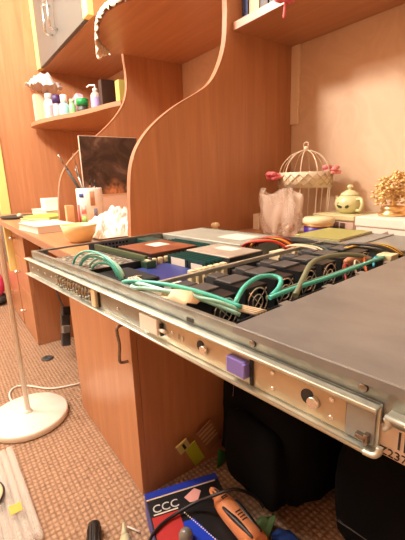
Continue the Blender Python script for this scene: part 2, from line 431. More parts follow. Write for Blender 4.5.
bottle('bottle', 'pinkish bottle with dark purple cap on the wavy shelf', 2.27, -.640, .022, .075, .016, .023, .120, pm('pinkish_plastic', (206, 176, 176)), pm('dark_purple_cap', (66, 40, 92)))
bottle('bottle', 'white capped bottle with turquoise lower half on the wavy shelf', 2.205, -.662, .029, .070, .015, .018, .112, pm('pale_turquoise', (150, 204, 206)), 'white')
bottle('bottle', 'little pale green bottle beside the turquoise one', 2.14, -.685, .018, .060, .013, .014, .080, pm('pale_green', (136, 206, 136)), pm('pale_green_cap', (176, 222, 170)))
bottle('jar', 'squat jar with bright green domed lid on the wavy shelf', 2.062, -.715, .031, .034, .027, .032, .072, pm('dark_jar', (60, 60, 56)), pm('bright_green_lid', (24, 140, 70)))
bp = bottle('pump_bottle', 'clear pump bottle with lilac label beside the dark brown box', 1.95, -.748, .026, .085, .012, .013, .102, pm('clear_pinkish', (198, 170, 160), .2), 'white', pm('lilac_label', (170, 150, 200)))
part('pump_nozzle', MB().tube([(1.95, -.748, LZ+.102), (1.95, -.748, LZ+.118), (1.975, -.728, LZ+.120), (1.987, -.720, LZ+.112)], .004, 8, False), 'white', bp)
single('box', MB().box(1.848, 1.888, -.880, -.742, LZ, LZ+.125, .0015), pm('dark_brown_box', (50, 26, 22), .45), 'dark brown upright box near the divider on the wavy shelf', 'box')
book('book', 1.74, 1.785, -.92, -.785, LZ, .105, pm('yellow_green_cover', (188, 176, 96), .5), 'yellow green book against the divider on the wavy shelf', None)
def crumple(c, sc, seed, sub=4, j=.35, k=3.2):
    t = bmesh.new(); bmesh.ops.create_icosphere(t, subdivisions=sub, radius=1)
    for v in t.verts:
        d2 = v.co.normalized(); q = d2*k+Vector((seed, seed*.7, seed*1.3))
        r = 1+j*mnoise.noise(q)+j*.5*abs(mnoise.noise(q*2.3))+j*.25*mnoise.noise(q*5)
        v.co = Vector((c[0]+d2.x*sc[0]*r, c[1]+d2.y*sc[1]*r, max(c[2]+d2.z*sc[2]*r, c[2]-sc[2])))
    mb = MB(); mb.merge(t, True); return mb
m = mat('milky_plastic_film', lin(236, 218, 212), .3, 0, Transmission_Weight=.2); M['film'] = m
def film_bag():
    rows = []
    for i in range(17):
        r = []
        for k in range(15):
            a = i/16; t = k/14; x = 2.285+.285*a; y = -.545-.15*t
            z = 1.452+.07*math.sin(a*math.pi)*math.sin(t*math.pi)+.035*abs(mnoise.noise(Vector((a*5, t*5, 3))))+.05*a*(1-t)+.018*mnoise.noise(Vector((a*13, t*12, 1)))
            r.append((x+.02*mnoise.noise(Vector((a*4, t*6, 9))), y+.02*mnoise.noise(Vector((a*6, t*4, 5))), max(1.4445, z)))
        rows.append(r)
    return MB().sheet(rows, .0012, True)
single('plastic_bag', film_bag(), 'film', 'crumpled milky plastic bag lying over the cream carton', 'plastic bag')
single('pouch', crumple((2.20, -.745, LZ+.062), (.075, .035, .060), 9, 4, .2, 2.0), pm('pink_pouch', (224, 150, 166), .6), 'pink soft pouch standing behind the bottles on the wavy shelf', 'pouch')

# ------------------------------------------------------------------ left part of the desk
DZ = DESK+.0006
def flatbook(name, cx, cy, w, d2, z, h, rot, cm, label, group=None, pm_='label'):
    t = thing(name, label, 'book', (cx, cy, z), group, rot, True)
    part('pages', MB().box(-w/2+.003, w/2-.003, -d2/2+.003, d2/2-.003, .002, h-.002), pm_, t)
    part('cover', MB().box(-w/2, w/2, -d2/2, d2/2, 0, .0022, .0005).box(-w/2, w/2, -d2/2, d2/2, h-.0022, h, .0005).box(-w/2, w/2, -d2/2, -d2/2+.003, 0, h, .0005), cm, t)
    return t
flatbook('book', 1.52, -.335, .22, .145, DZ, .026, .12, pm('pinkish_white_cover', (232, 214, 208), .5), 'thick pale book lying at the desk edge left of the bowl')
flatbook('book', 1.86, -.44, .26, .20, DZ, .016, .2, pm('pale_yellow_cover', (226, 214, 140), .5), 'pale yellow thin book lying behind the thick pale book')
flatbook('notebook', 1.87, -.43, .20, .15, DZ+.0165, .012, .4, pm('lime_green_cover', (164, 186, 74), .5), 'lime green notebook lying on the pale yellow book')
flatbook('book', 2.15, -.53, .24, .18, DZ, .040, .1, pm('white_cover', (236, 224, 206), .5), 'white book lying flat beneath the small white box')
single('box', MB().box(2.10, 2.2, -.565, -.47, DZ+.0405, DZ+.098, .003), 'white', 'small white box on the white book by the wardrobe', 'box')
tr = thing('tray', 'dark shallow tray with trinkets at the far left desk corner', 'tray', (2.2, -.335, DZ))
part('dish', MB().lathe([(0, 0), (.085, 0), (.10, .012), (.096, .012), (.083, .003), (0, .003)], (2.2, -.355, DZ), 28), 'charcoal', tr)
single('trinket', MB().sph((2.17, -.35, DZ+.0155), .013, (1, 1, .9)), 'cream', 'pale round trinket lying in the dark tray', 'trinket')

def strip(mb, c, r, z0, z1, a0, a1, n_=8):
    rows = [[(c[0]+r*math.cos(a0+(a1-a0)*k/n_), c[1]+r*math.sin(a0+(a1-a0)*k/n_), z) for k in range(n_+1)] for z in (z0, z1)]
    mb.sheet(rows, .0008); return mb
MC = (1.462, -.497); MR = .050
mug = thing('pencil_cup', 'white printed canister full of pens behind the cream bowl', 'pencil cup', (*MC, DZ))
part('cup', MB().lathe([(0, 0), (MR, 0), (MR, .150), (MR-.003, .152), (MR-.004, .148), (MR-.004, .004), (0, .004)], (*MC, DZ), 36), 'white', mug)
# toward the camera the visible side spans from about 100 deg to 230 deg
va = math.atan2(0-MC[1], 0-MC[0])
for nm, z0, z1, a0, a1, c in (('blue_print', .118, .134, .45, .85, (36, 72, 140)), ('red_print', .02, .092, .92, 1.22, (226, 70, 72)), ('pink_print', .055, .088, .35, .78, (226, 150, 140)),
                              ('green_print', .012, .046, .35, .82, (128, 160, 62)), ('brown_print', .086, .140, -.38, -.02, (190, 140, 104)), ('grey_print', .03, .074, -.50, -.22, (130, 130, 150))):
    part(nm, strip(MB(), MC, MR+.0006, DZ+z0, DZ+z1, va-a1, va-a0), pm(nm, c, .5), mug, nm.replace('_', ' ')+' on the white canister')
def pen(p0, p1, r, bodym, tipm, label, name='pen', tip=.86):
    p0 = Vector(p0); p1 = Vector(p1); t = thing(name, label, 'pen' if name != 'paintbrush' else 'brush', p0, 'pens in the canister')
    q = p0.lerp(p1, tip)
    part('barrel', MB().cyl(p0, q, r), bodym, t); part('tip', MB().cyl(q, p1, r*.95, r*.5), tipm, t)
zb = DZ+.006
pen((1.458, -.532, zb), (1.46, -.395, .922+.105), .0055, 'charcoal', 'darkchrome', 'long dark pen leaning far left out of the canister', tip=.8)
pen((1.478, -.505, zb), (1.46, -.450, .922+.112), .0035, pm('brown_barrel', (120, 80, 56)), pm('bristle', (160, 120, 90)), 'thin brown brush leaning left out of the canister', 'paintbrush', .84)
pen((1.452, -.515, zb), (1.45, -.449, .922+.055), .0042, 'galv', 'galv', 'silver pen in the middle of the canister')
pen((1.478, -.526, zb), (1.478, -.529, .922+.012), .0035, 'darkchrome', 'black', 'short dark pen on the right in the canister')
pen((1.46, -.477, zb), (1.475, -.512, .922+.016), .003, pm('tan_barrel', (170, 120, 84)), 'ink', 'short tan pencil on the right in the canister')
single('carton', MB().box(1.545, 1.57, -.455, -.425, DZ, DZ+.085, .001), pm('peach_card', (222, 170, 122), .6), 'narrow peach coloured carton left of the pen canister', 'box')
bowl = single('bowl', MB().lathe([(0, .0), (.028, .0), (.032, .003), (.046, .026), (.0535, .052), (.0505, .052), (.043, .028), (.029, .007), (0, .006)], (1.115, -.338, DZ), 36), pm('cream_ceramic', (238, 214, 158), .35), 'cream bowl on the desk in front of the pen canister', 'bowl')
m = mat('white_paper_bag', lin(246, 242, 234), .5); M['paperbag'] = m
def bag_heap():
    rows = []; N, K = 34, 30
    for i in range(N):
        r = []
        for k in range(K):
            a = i/(N-1); t = k/(K-1); x = 1.09+.18*a; y = -.385-.18*t
            h = .052*math.exp(-((a-.72)**2/.16+(t-.6)**2/.2))+.034*mnoise.noise(Vector((a*4, t*4, 2)))+.030*abs(mnoise.noise(Vector((a*7, t*7, 7))))+.012*abs(mnoise.noise(Vector((a*15, t*15, 4))))
            e = min(a, 1-a, t, 1-t)*7
            r.append((x, y, DZ+.003+max(0.0, h+.014)*min(1, e)))
        rows.append(r)
    return MB().sheet(rows, .0016, False)
single('paper_bag', bag_heap(), 'paperbag', 'crumpled white paper bag heaped behind the server beside the bowl', 'bag')
# picture calendar leaning on the farther divider
m = mat('dark_picture_print', lin(52, 36, 30), .4); n, l, b = nodes(m); v = coords(m, (1, 1, 1))
f = noise(m, v, 9, 4, .55, 1.2)
base = ramp(m, f, [(.42, lin(54, 40, 34)), (.55, lin(82, 62, 52)), (.7, lin(140, 112, 94))])
g = n.new('ShaderNodeTexGradient'); g.gradient_type = 'SPHERICAL'; mp = n.new('ShaderNodeMapping'); tc = n.new('ShaderNodeTexCoord')
mp.inputs['Location'].default_value = (0, .2, -.75); mp.inputs['Scale'].default_value = (3, 14, 9)
l.new(tc.outputs['Object'], mp.inputs['Vector']); l.new(mp.outputs['Vector'], g.inputs['Vector'])
f2 = noise(m, v, 26, 3); mx = n.new('ShaderNodeMix'); mx.data_type = 'RGBA'
mm = n.new('ShaderNodeMath'); mm.operation = 'MULTIPLY'; mr = n.new('ShaderNodeMapRange'); mr.inputs['From Min'].default_value = .4; mr.inputs['From Max'].default_value = .62
l.new(f2, mr.inputs['Value']); l.new(g.outputs['Fac'], mm.inputs[0]); l.new(mr.outputs['Result'], mm.inputs[1])
m2 = n.new('ShaderNodeMath'); m2.operation = 'MULTIPLY'; m2.use_clamp = True; m2.inputs[1].default_value = 2.2; l.new(mm.outputs[0], m2.inputs[0])
l.new(m2.outputs[0], mx.inputs['Factor']); l.new(base, mx.inputs[6]); mx.inputs[7].default_value = (*lin(206, 140, 96), 1)
l.new(mx.outputs[2], b.inputs['Base Color']); M['picture'] = m
cal = thing('wall_calendar', 'dark picture calendar with pale lower margin standing against the farther divider', 'calendar', (1.63, -.66, DZ))
part('backing', MB().box(1.630, 1.640, -.80, -.533, DZ, 1.118, .001), pm('pinkish_card', (232, 204, 184), .5), cal)
part('picture', MB().box(1.6275, 1.6298, -.80, -.535, .872, 1.116), 'picture', cal, 'dark print with a warm glow at right')

# ------------------------------------------------------------------ right part of the desk, along the wall
CG = (.785, -.965); CR = .080
cg = thing('birdcage', 'white metal ornamental birdcage with pink flowers standing by the wall', 'birdcage', (*CG, DZ))
cream = mat('cream_metal', lin(226, 206, 178), .45)
part('base', MB().lathe([(0, 0), (.066, 0), (.068, .004), (.066, .010), (0, .010)], (*CG, DZ), 32), cream, cg)
zt0, zt1 = .887, .934
part('band', MB().lathe([(CR, zt0-DZ), (CR+.0025, zt0-DZ), (CR+.0025, zt1-DZ), (CR, zt1-DZ), (CR, zt0-DZ)], (*CG, DZ), 40), cream, cg, 'pierced cream band')
lat = MB()
for i in range(20):
    for s in (-1, 1):
        pts = []
        for k in range(5):
            a = 2*math.pi*(i+s*k/4*1.5)/20; pts.append((CG[0]+(CR+.004)*math.cos(a), CG[1]+(CR+.004)*math.sin(a), zt0+.006+(zt1-zt0-.012)*k/4))
        lat.tube(pts, .0014, 5, False)
part('lattice', lat, mat('lattice_cream', lin(202, 180, 150), .5), cg)
for i in range(10):
    a = 2*math.pi*i/10+.2; ca, sa = math.cos(a), math.sin(a)
    part('bar', MB().tube([(CG[0]+ca*.064, CG[1]+sa*.064, DZ+.008), (CG[0]+ca*.074, CG[1]+sa*.074, DZ+.06), (CG[0]+ca*CR*.985, CG[1]+sa*CR*.985, zt0+.01), (CG[0]+ca*CR*.985, CG[1]+sa*CR*.985, zt1),
                           (CG[0]+ca*CR*.86, CG[1]+sa*CR*.86, zt1+.026), (CG[0]+ca*CR*.58, CG[1]+sa*CR*.58, zt1+.050), (CG[0]+ca*CR*.25, CG[1]+sa*CR*.25, zt1+.062), (CG[0], CG[1], zt1+.066)], .0017, 6), cream, cg)
part('finial', MB().sph((*CG, zt1+.070), .008).tube([(CG[0]+.009*math.cos(a), CG[1], zt1+.081+.009*math.sin(a)) for a in [k*math.pi/5 for k in range(10)]], .0016, 6, closed=True), cream, cg)
part('flower', flower(MB(), (.832, -.872, .922), .027, 9, 1), pinkm, cg, 'pink flower')
part('flower', flower(MB(), (.718, -1.006, .934), .029, 9, 2), pm('pale_pink_petals', (234, 150, 150), .7), cg, 'pale pink flower')
# sheer tulle bag
m = mat('sheer_tulle', lin(236, 214, 196), .6); n, l, b = nodes(m)
tr_ = n.new('ShaderNodeBsdfTransparent'); ms = n.new('ShaderNodeMixShader'); out = n['Material Output']; v = coords(m); f = noise(m, v, 12, 1)
mr = n.new('ShaderNodeMapRange'); mr.inputs['To Min'].default_value = .22; mr.inputs['To Max'].default_value = .5; mr.inputs['From Min'].default_value = .3; mr.inputs['From Max'].default_value = .7
l.new(f, mr.inputs['Value']); l.new(mr.outputs['Result'], ms.inputs['Fac']); l.new(tr_.outputs[0], ms.inputs[1]); l.new(b.outputs[0], ms.inputs[2]); l.new(ms.outputs[0], out.inputs['Surface']); M['tulle'] = m
def tulle():
    rows = []; c = (.755, -.826)
    for j in range(15):
        s = j/14; z = DZ+.002+.128*s; r = []
        for k in range(49):
            a = 2*math.pi*k/48
            w = .040+.010*math.sin(s*math.pi*.9)+.006*s+.008*math.sin(a*5+s*3)+.006*math.sin(a*9-s*5)
            r.append((c[0]+math.cos(a)*w*1.35+.012*s, c[1]+math.sin(a)*w*.55, z+.010*math.sin(a*3+1)*s))
        rows.append(r)
    return MB().sheet(rows, .0008)
tb = thing('tulle_bag', 'sheer pinkish tulle gift bag standing before the birdcage', 'gift bag', (.755, -.826, DZ))
part('pouch', tulle(), 'tulle', tb)
lm = MB()
for i in range(22): lm.sph((.755+rnd.uniform(-.05, .05), -.826+rnd.uniform(-.018, .018), DZ+.008+rnd.uniform(0, .03)), rnd.uniform(.006, .009), sub=1, jitter=.5, seed=i)
part('beads', lm, pm('beads', (196, 168, 136), .5), tb, 'pale beads heaped in the bottom', 'stuff')
single('box', MB().box(.888, .918, -.905, -.865, DZ, DZ+.052, .0015), pm('cream_box', (232, 208, 180), .6), 'small cream box tucked left of the tulle bag', 'box')
jr = thing('jar', 'cream lidded jar with deep violet base right of the birdcage', 'jar', (.640, -.850, DZ))
part('body', MB().lathe([(0, 0), (.038, 0), (.039, .004), (.039, .034), (.036, .036), (0, .036)], (.640, -.850, DZ), 32), pm('violet_glass', (60, 30, 128), .3), jr, 'deep violet base')
part('collar', MB().lathe([(.0355, .0365), (.0395, .037), (.0395, .042), (.036, .0425)], (.640, -.850, DZ), 32), 'gold', jr, 'gold collar')
part('lid', MB().lathe([(0, .0425), (.040, .0425), (.043, .045), (.043, .054), (.039, .060), (0, .062)], (.640, -.850, DZ), 32), 'cream', jr, 'cream lid')
sb = thing('box', 'small patterned keepsake box carrying the teapot', 'box', (.640, -.975, DZ))
part('base', MB().box(.575, .705, -1.04, -.915, DZ, DZ+.046, .002), pm('rosy_box', (206, 172, 156), .5), sb)
part('lid', MB().box(.571, .709, -1.044, -.911, DZ+.0462, DZ+.062, .003), pm('olive_cream_lid', (206, 190, 142), .5), sb)
part('print', MB().box(.62, .665, -.9152, -.9142, DZ+.008, DZ+.042).box(.60, .615, -.9152, -.9142, DZ+.02, DZ+.04), pm('brown_print', (96, 70, 58), .5), sb, 'dark brown printed motif')
TP = (.630, -.975, DZ+.0625)
tp = thing('teapot', 'small pale green teapot with dark leaf motif on the patterned box', 'teapot', TP)
celadon = pm('celadon_glaze', (214, 208, 158), .25)
part('body', MB().lathe([(0, 0), (.024, 0), (.034, .010), (.041, .026), (.038, .040), (.026, .050), (.024, .051), (0, .051)], TP, 32), celadon, tp)
part('lid', MB().lathe([(.026, .0515), (.024, .056), (.012, .064), (.005, .066), (.005, .069), (.009, .074), (.006, .080), (0, .081)], TP, 28), celadon, tp)
part('handle', MB().tube([(TP[0]-.034, TP[1]+.016, TP[2]+.040), (TP[0]-.050, TP[1]+.024, TP[2]+.042), (TP[0]-.058, TP[1]+.028, TP[2]+.028), (TP[0]-.048, TP[1]+.022, TP[2]+.012), (TP[0]-.032, TP[1]+.014, TP[2]+.010)], .0045, 8), celadon, tp)
part('spout', MB().tube([(TP[0]+.030, TP[1]-.012, TP[2]+.018), (TP[0]+.048, TP[1]-.02, TP[2]+.026), (TP[0]+.060, TP[1]-.026, TP[2]+.046)], lambda t: .009-.005*t, 10), celadon, tp)
part('leaf_motif', MB().sph((TP[0]+.004, TP[1]+.034, TP[2]+.026), .012, (1.2, .5, 1), 2).sph((TP[0]-.014, TP[1]+.034, TP[2]+.022), .007, (1, .5, 1), 2), pm('leaf_green', (58, 74, 44), .4), tp, 'dark green leaf motif')
wb = thing('box', 'large white box at right carrying the golden tree', 'box', (.40, -.965, DZ))
part('base', MB().box(.24, .545, -1.05, -.88, DZ, DZ+.040, .002), 'label', wb)
part('lid', MB().box(.237, .548, -1.053, -.877, DZ+.0402, DZ+.0655, .003), 'label', wb)
part('print', MB().prism([(.505, DZ+.006), (.52, DZ+.03), (.48, DZ+.024), (.46, DZ+.034), (.455, DZ+.022), (.44, DZ+.010), (.435, DZ+.024), (.425, DZ+.012), (.40, DZ+.03), (.42, DZ+.004), (.445, DZ+.004), (.468, DZ+.016)], 'y', -.8800, -.8793), pm('grey_brown_print', (150, 120, 104), .5), wb, 'grey brown printed motif')
GT = (.485, -.945, DZ+.066)
gt = thing('tree_figurine', 'golden wire tree ornament with leaves on the white box', 'ornament', GT)
part('stand', MB().lathe([(0, 0), (.034, 0), (.036, .004), (.034, .009), (.026, .010), (.030, .016), (.028, .024), (.014, .026), (0, .026)], GT, 28), 'gold', gt)
q = random.Random(3); tm = MB(); lm = MB(); tips = []
tm.tube([(GT[0], GT[1], GT[2]+.02), (GT[0]+.004, GT[1], GT[2]+.045), (GT[0]-.002, GT[1], GT[2]+.065)], .0045, 8)
for i in range(26):
    a = q.uniform(0, 2*math.pi); rr = q.uniform(.006, .044); hh = q.uniform(.045, .112)*(1-.25*rr/.04)
    e = (GT[0]+rr*math.cos(a), GT[1]+rr*math.sin(a), GT[2]+hh); tips.append(e)
    tm.tube([(GT[0]-.001, GT[1], GT[2]+.05), (GT[0]+rr*.5*math.cos(a), GT[1]+rr*.5*math.sin(a), GT[2]+.03+hh*.55), e], .0014, 5)
for e in tips:
    for k in range(12): lm.sph((e[0]+q.uniform(-.014, .014), e[1]+q.uniform(-.014, .014), e[2]+q.uniform(-.014, .014)), q.uniform(.004, .0068), (1, 1, .6), 1, .3, k)
part('branches', tm, 'gold', gt); part('leaves', lm, mat('gold_leaves', lin(226, 190, 128), .45, .35), gt, None, 'stuff')

# ------------------------------------------------------------------ the rack server (written in its own frame: u along its length, v across, w below its top)
SA = .10557; SO = Vector((.101, -.201, CZ-.122)); HB = .0485
srv = thing('rack_server', 'open slim rack server with steel slide rail lying across the desk edge', 'server', (SO.x, SO.y, SO.z-HB), None, SA, True)
def B(mb, u0, u1, v0, v1, w0, w1, bev=0): return mb.box(u0, u1, -v1, -v0, w0+HB, w1+HB, bev)
def S(u, v, w): return (u, -v, w+HB)
L0, L1, W = -.075, .654, .432
ch = MB()
B(ch, L0, L1, .0, W, -.0485, -.0465)
B(ch, L0, L1, 0, .0015, -.0465, -.0004); B(ch, L0, L1, W-.0015, W, -.0465, -.002)
B(ch, .1235, L1, 0, .006, -.0016, 0, .0004)                       # folded rim
B(ch, .1235, .40, W-.010, W, -.0035, -.002)
B(ch, L1-.0015, L1, .115, W-.0015, -.0465, -.004); B(ch, L1-.005, L1, .006, .30, -.0040, -.0004, .0005); B(ch, L1-.0015, L1, .0015, .03, -.0465, -.001); B(ch, L1-.0015, L1, .03, .115, -.0465, -.030)
B(ch, L0, L0+.002, .0015, W-.0015, -.0465, -.001)
part('chassis', ch, 'galv', srv)
lid = MB(); B(lid, L0-.002, .122, -.0012, W+.001, .0, .0014, .0005); B(lid, L0-.002, .122, -.0022, -.0006, -.0052, .0010)
part('front_cover', lid, 'lid', srv, 'brushed grey steel top cover')
for v in (.07, .15, .23, .31, .385): part('cover_tab', B(MB(), .122, .129, v, v+.014, -.001, .0008), 'lid', srv)
# cross brace
br = MB(); B(br, .289, .2945, .006, W-.003, -.0065, -.0008, .0005)
part('cross_brace', br, 'rail', srv)
# screws on the side
for u in (.101, .010):
    s = part('screw', MB().cyl(S(u, -.0005, -.0085), S(u, -.0022, -.0085), .0034, .0026, 16), 'darkchrome', srv)
part('square_slot', B(MB(), .176, .186, -.0006, .0004, -.0125, -.0085), 'ink', srv)
# --- slide rail
RA, RB = -.003, .668
rl = MB()
B(rl, RA, RB, -.0035, -.0012, -.0455, -.0140)                    # web
B(rl, RA, RB, -.0105, -.0012, -.0162, -.0140, .0008)             # upper lip
rl.tube([S(RA, -.0100, -.0156), S(RB, -.0100, -.0156)], .0014, 8, False)
B(rl, RA, RB, -.0115, -.0012, -.0462, -.0442, .0006)             # lower lip
rl.tube([S(RA, -.0115, -.0446), S(RB, -.0115, -.0446)], .0014, 8, False)
rl.tube([S(RA+.005, -.0115, -.0446), S(RA-.001, -.0112, -.0440), S(RA-.0035, -.0105, -.041), S(RA-.0035, -.0100, -.0375)], .0020, 8)
rail = part('slide_rail', rl, 'rail', srv, 'zinc steel slide rail with raised lips')
part('rail_web_plate', B(MB(), .018, .215, -.0046, -.0035, -.0430, -.0180, .0003), 'railtan', rail, 'yellowish zinc plate')
part('rail_web_plate', B(MB(), -.001, .0175, -.0054, -.0035, -.0430, -.0180, .0003), 'greysheet', rail, 'dull grey plate')
tabm = MB(); B(tabm, .1015, .1225, -.0105, -.0046, -.0380, -.0230, .0012); B(tabm, .1000, .1035, -.0120, -.0046, -.0370, -.0240, .001)
part('rail_web', B(B(MB(), .262, .372, -.0041, -.0035, -.0430, -.0180), .386, .664, -.0041, -.0035, -.0430, -.0180), 'railweb', rail, 'dull brownish web plate')
part('release_tab', tabm, 'purple', rail, 'lilac plastic release tab')
part('tab_slot', B(MB(), .0965, .0995, -.0062, -.0046, -.0430, -.0200), 'ink', rail)
def oval(mb, u, w, ru, rw, v0, v1, seg=20):
    A = [mb.bm.verts.new(S(u+ru*math.cos(2*math.pi*k/seg), v0, w+rw*math.sin(2*math.pi*k/seg))) for k in range(seg)]
    Bq = [mb.bm.verts.new(S(u+ru*math.cos(2*math.pi*k/seg), v1, w+rw*math.sin(2*math.pi*k/seg))) for k in range(seg)]
    mb.bm.faces.new(A[::-1]); mb.bm.faces.new(Bq)
    for k in range(seg): mb.bm.faces.new((A[k], A[(k+1) % seg], Bq[(k+1) % seg], Bq[k]))
    return mb
for u in (.161, .0465):
    part('keyhole', oval(MB(), u, -.0300, .0055, .0058, -.0046, -.0051), 'ink', rail, 'dark round keyhole')
    part('lock_stud', MB().cyl(S(u-.0055, -.0046, -.0315), S(u-.0055, -.0085, -.0315), .0048, .0042, 18), 'chrome', rail, 'steel stud')
for u, w in ((.077, -.0235), (.077, -.0375), (.028, -.0235), (.028, -.0375), (.205, -.030), (.318, -.0315), (.640, -.030), (.610, -.030), (.575, -.030), (.545, -.031)):
    part('rivet', MB().cyl(S(u, -.0036, w), S(u, -.0062, w), .0024, .0016, 12), 'chrome', rail)
for u in (.195, .188): part('pin', oval(MB(), u, -.0305, .0012, .0028, -.0046, -.0056), 'rail', rail)
cb = MB(); B(cb, .226, .261, -.0095, -.0036, -.0390, -.0205, .0014); cb.tube([S(.226, -.006, -.032), S(.214, -.006, -.032)], .0022, 8, False)
blk = part('stop_block', cb, 'white', rail, 'off white plastic stop block')
part('block_holes', oval(oval(oval(MB(), .251, -.026, .0012, .0012, -.0094, -.0100, 10), .251, -.034, .0012, .0012, -.0094, -.0100, 10), .240, -.030, .0012, .0012, -.0094, -.0100, 10), 'ink', blk) if False else None
part('stop_block', B(MB(), .372, .385, -.0092, -.0036, -.0430, -.0185, .0012), 'cream', rail, 'pale upright plastic block')
part('stop_slot', B(MB(), .3675, .3705, -.0060, -.0035, -.0420, -.0190), 'ink', rail)
part('web_slot', B(MB(), .222, .2245, -.0070, -.0035, -.0385, -.0250), 'ink', rail)
balls = MB(); cage = MB()
for i in range(13):
    u = .392+.0105*i; balls.sph(S(u+rnd.uniform(-.002, .002), -.0055, -.0245+rnd.uniform(-.003, .003)), rnd.uniform(.0024, .0036), sub=2); balls.sph(S(u+.004, -.0055, -.0365+rnd.uniform(-.004, .004)), rnd.uniform(.0024, .0036), sub=2)
part('ball_bearings', balls, 'galv', rail, 'row of shiny steel balls'); 
for i in range(12): cage.tube([S(.3965+.0105*i, -.0050, -.0215), S(.399+.0105*i, -.0060, -.0305), S(.3985+.0105*i, -.0050, -.0400)], .0013, 6)
part('ball_cage', cage, 'railtan', rail)
part('end_clip', B(B(MB(), .002, .0095, -.0095, -.0036, -.0400, -.0365, .0006), .001, .004, -.0095, -.0036, -.0420, -.0345, .0006), 'darkchrome', rail)
ear = MB(); B(ear, L0, -.0075, -.0085, 0, -.0185, -.0160, .0007); ear.tube([S(-.0075, -.0085, -.0172), S(-.010, -.0085, -.0215), S(-.0070, -.0065, -.0265)], .0016, 8)
ear.tube([S(-.0075, -.0085, -.0168), S(L0, -.0085, -.0168)], .0017, 8, False)
part('front_slide', ear, 'rail', srv, 'front length of inner rail')
# barcode sticker on the side beside the rail end
part('barcode_sticker', B(MB(), -.066, .008, -.0009, -.0001, -.0570+.0085, -.0268), 'pinklabel', srv, 'pinkish sticker with barcode and digits')
bar = MB(); u = -.0135; q = random.Random(11)
while u > -.060:
    wd = q.choice((.0007, .0012, .0022)); B(bar, u-wd, u, -.0013, -.0008, -.0400, -.0280); u -= wd+q.choice((.0009, .0016, .0022))
part('barcode', bar, 'ink', srv)
mtx = frame(S(.0065, -.0010, -.0477), (-1, 0, 0), (0, 0, 1))
part('sticker_text', text_mb('1UZ237  4C 08', .0078, mtx), 'ink', srv, 'dark digits along the sticker')

# --- electronics
board = MB(); B(board, .296, .645, .012, .30, -.0450, -.0432)
B(board, .325, .440, .084, .160, -.0432, -.0195)
part('mainboard', board, 'pcbblue', srv, 'blue mainboard')
# expansion card tray
card = MB(); B(card, .448, .600, .012, .112, -.0150, -.0130, .0005)
c_ = part('expansion_card', card, 'black', srv, 'black card tray')
part('card_face', B(MB(), .452, .596, .015, .109, -.0130, -.0100, .0005), 'speckle', c_, 'speckled grey component side')
part('card_rim', B(B(MB(), .4475, .4505, .012, .112, -.0225, -.0088, .0003), .448, .600, .110, .113, -.0225, -.0088, .0003), 'black', c_)
part('yellow_chip', B(MB(), .505, .535, .072, .090, -.0100, -.0075, .0006), 'tape', c_)
rs = part('riser_board', B(MB(), .440, .630, .1165, .1225, -.0400, -.0010, .0006), pm0('olive_circuit_board', (72, 88, 58)), srv, 'green upright riser board')
part('riser_bar', B(MB(), .440, .630, .1225, .1320, -.0120, -.0060, .001), 'charcoal', rs)
part('riser_connector', B(B(MB(), .425, .440, .1100, .1290, -.0430, -.0080, .001), .418, .425, .112, .121, -.0430, -.0200, .001), 'pcbgreen', rs)
part('riser_tip', B(MB(), .424, .436, .113, .1185, -.0080, -.0055, .0005), 'cream', rs)
# copper plate
cp = part('cover_plate', B(MB(), .455, .572, .140, .246, -.0038, -.0022, .0004), 'copper', srv, 'copper brown cover plate')
part('plate_skirt', B(B(MB(), .4552, .4568, .140, .246, -.0190, -.0038), .4552, .572, .1395, .1410, -.0190, -.0038), pm('dark_maroon', (54, 26, 24), .5), cp)
part('plate_label', B(MB(), .507, .545, .185, .220, -.0022, -.0017), 'label', cp, 'white blank label')
for i in range(5):
    v = .126+.0135*i; part('capacitor', MB().lathe([(0, -.030), (.0050, -.030), (.0050, -.0105), (.0044, -.0095), (0, -.0095)], S(.447, v, 0), 14), 'cream', srv)
part('capacitor_block', B(MB(), .4405, .4545, .118, .190, -.0430, -.026, .001), pm('navy_block', (26, 30, 62), .5), srv)
# memory
def dimm(u0, u1, v, z0, z1, lab=True):
    dm = part('memory_module', B(MB(), u0, u1, v, v+.0016, z0, z1), 'pcbteal', srv, 'teal memory module')
    ck = MB(); nn = int((u1-u0)/.0135)
    for i in range(nn): B(ck, u0+.004+i*.0135, u0+.013+i*.0135, v-.0012, v, z0+.006, z1-.004)
    part('memory_chips', ck, 'black', dm)
    if lab: part('module_label', B(MB(), u0+.05, u1-.012, v-.0016, v-.0012, z0+.005, z1-.003), 'label', dm, 'white sticker')
    if lab: part('module_label', B(MB(), u0+.006, u0+.034, v-.0016, v-.0012, z0+.014, z1-.006), 'label', dm, 'white sticker')
    return dm
for k in range(5): dimm(.340, .440, .164+.0095*k, -.041, -.0045, k in (0,))
for k in range(4): dimm(.455, .570, .254+.0085*k, -.041, -.004, False)
for u0 in (.3355, .4405): part('memory_latches', B(MB(), u0, u0+.0040, .1615, .2045, -.041, -.018, .0008), 'charcoal', srv)
# heatsink and air duct
hs = part('processor_heatsink', B(MB(), .330, .440, .2075, .290, -.0055, -.0030, .0006), 'silver', srv, 'silver topped processor heatsink')
fins = MB()
for k in range(26): B(fins, .331, .439, .2085+.0031*k, .2093+.0031*k, -.040, -.0055)
part('fins', fins, 'charcoal', hs)
part('duct_face', B(MB(), .3280, .3298, .2070, .2905, -.041, -.0045, .0004), 'black', hs, 'black plastic duct face')
part('heatsink_label', B(MB(), .365, .41, .250, .277, -.0030, -.0026), 'label', hs)
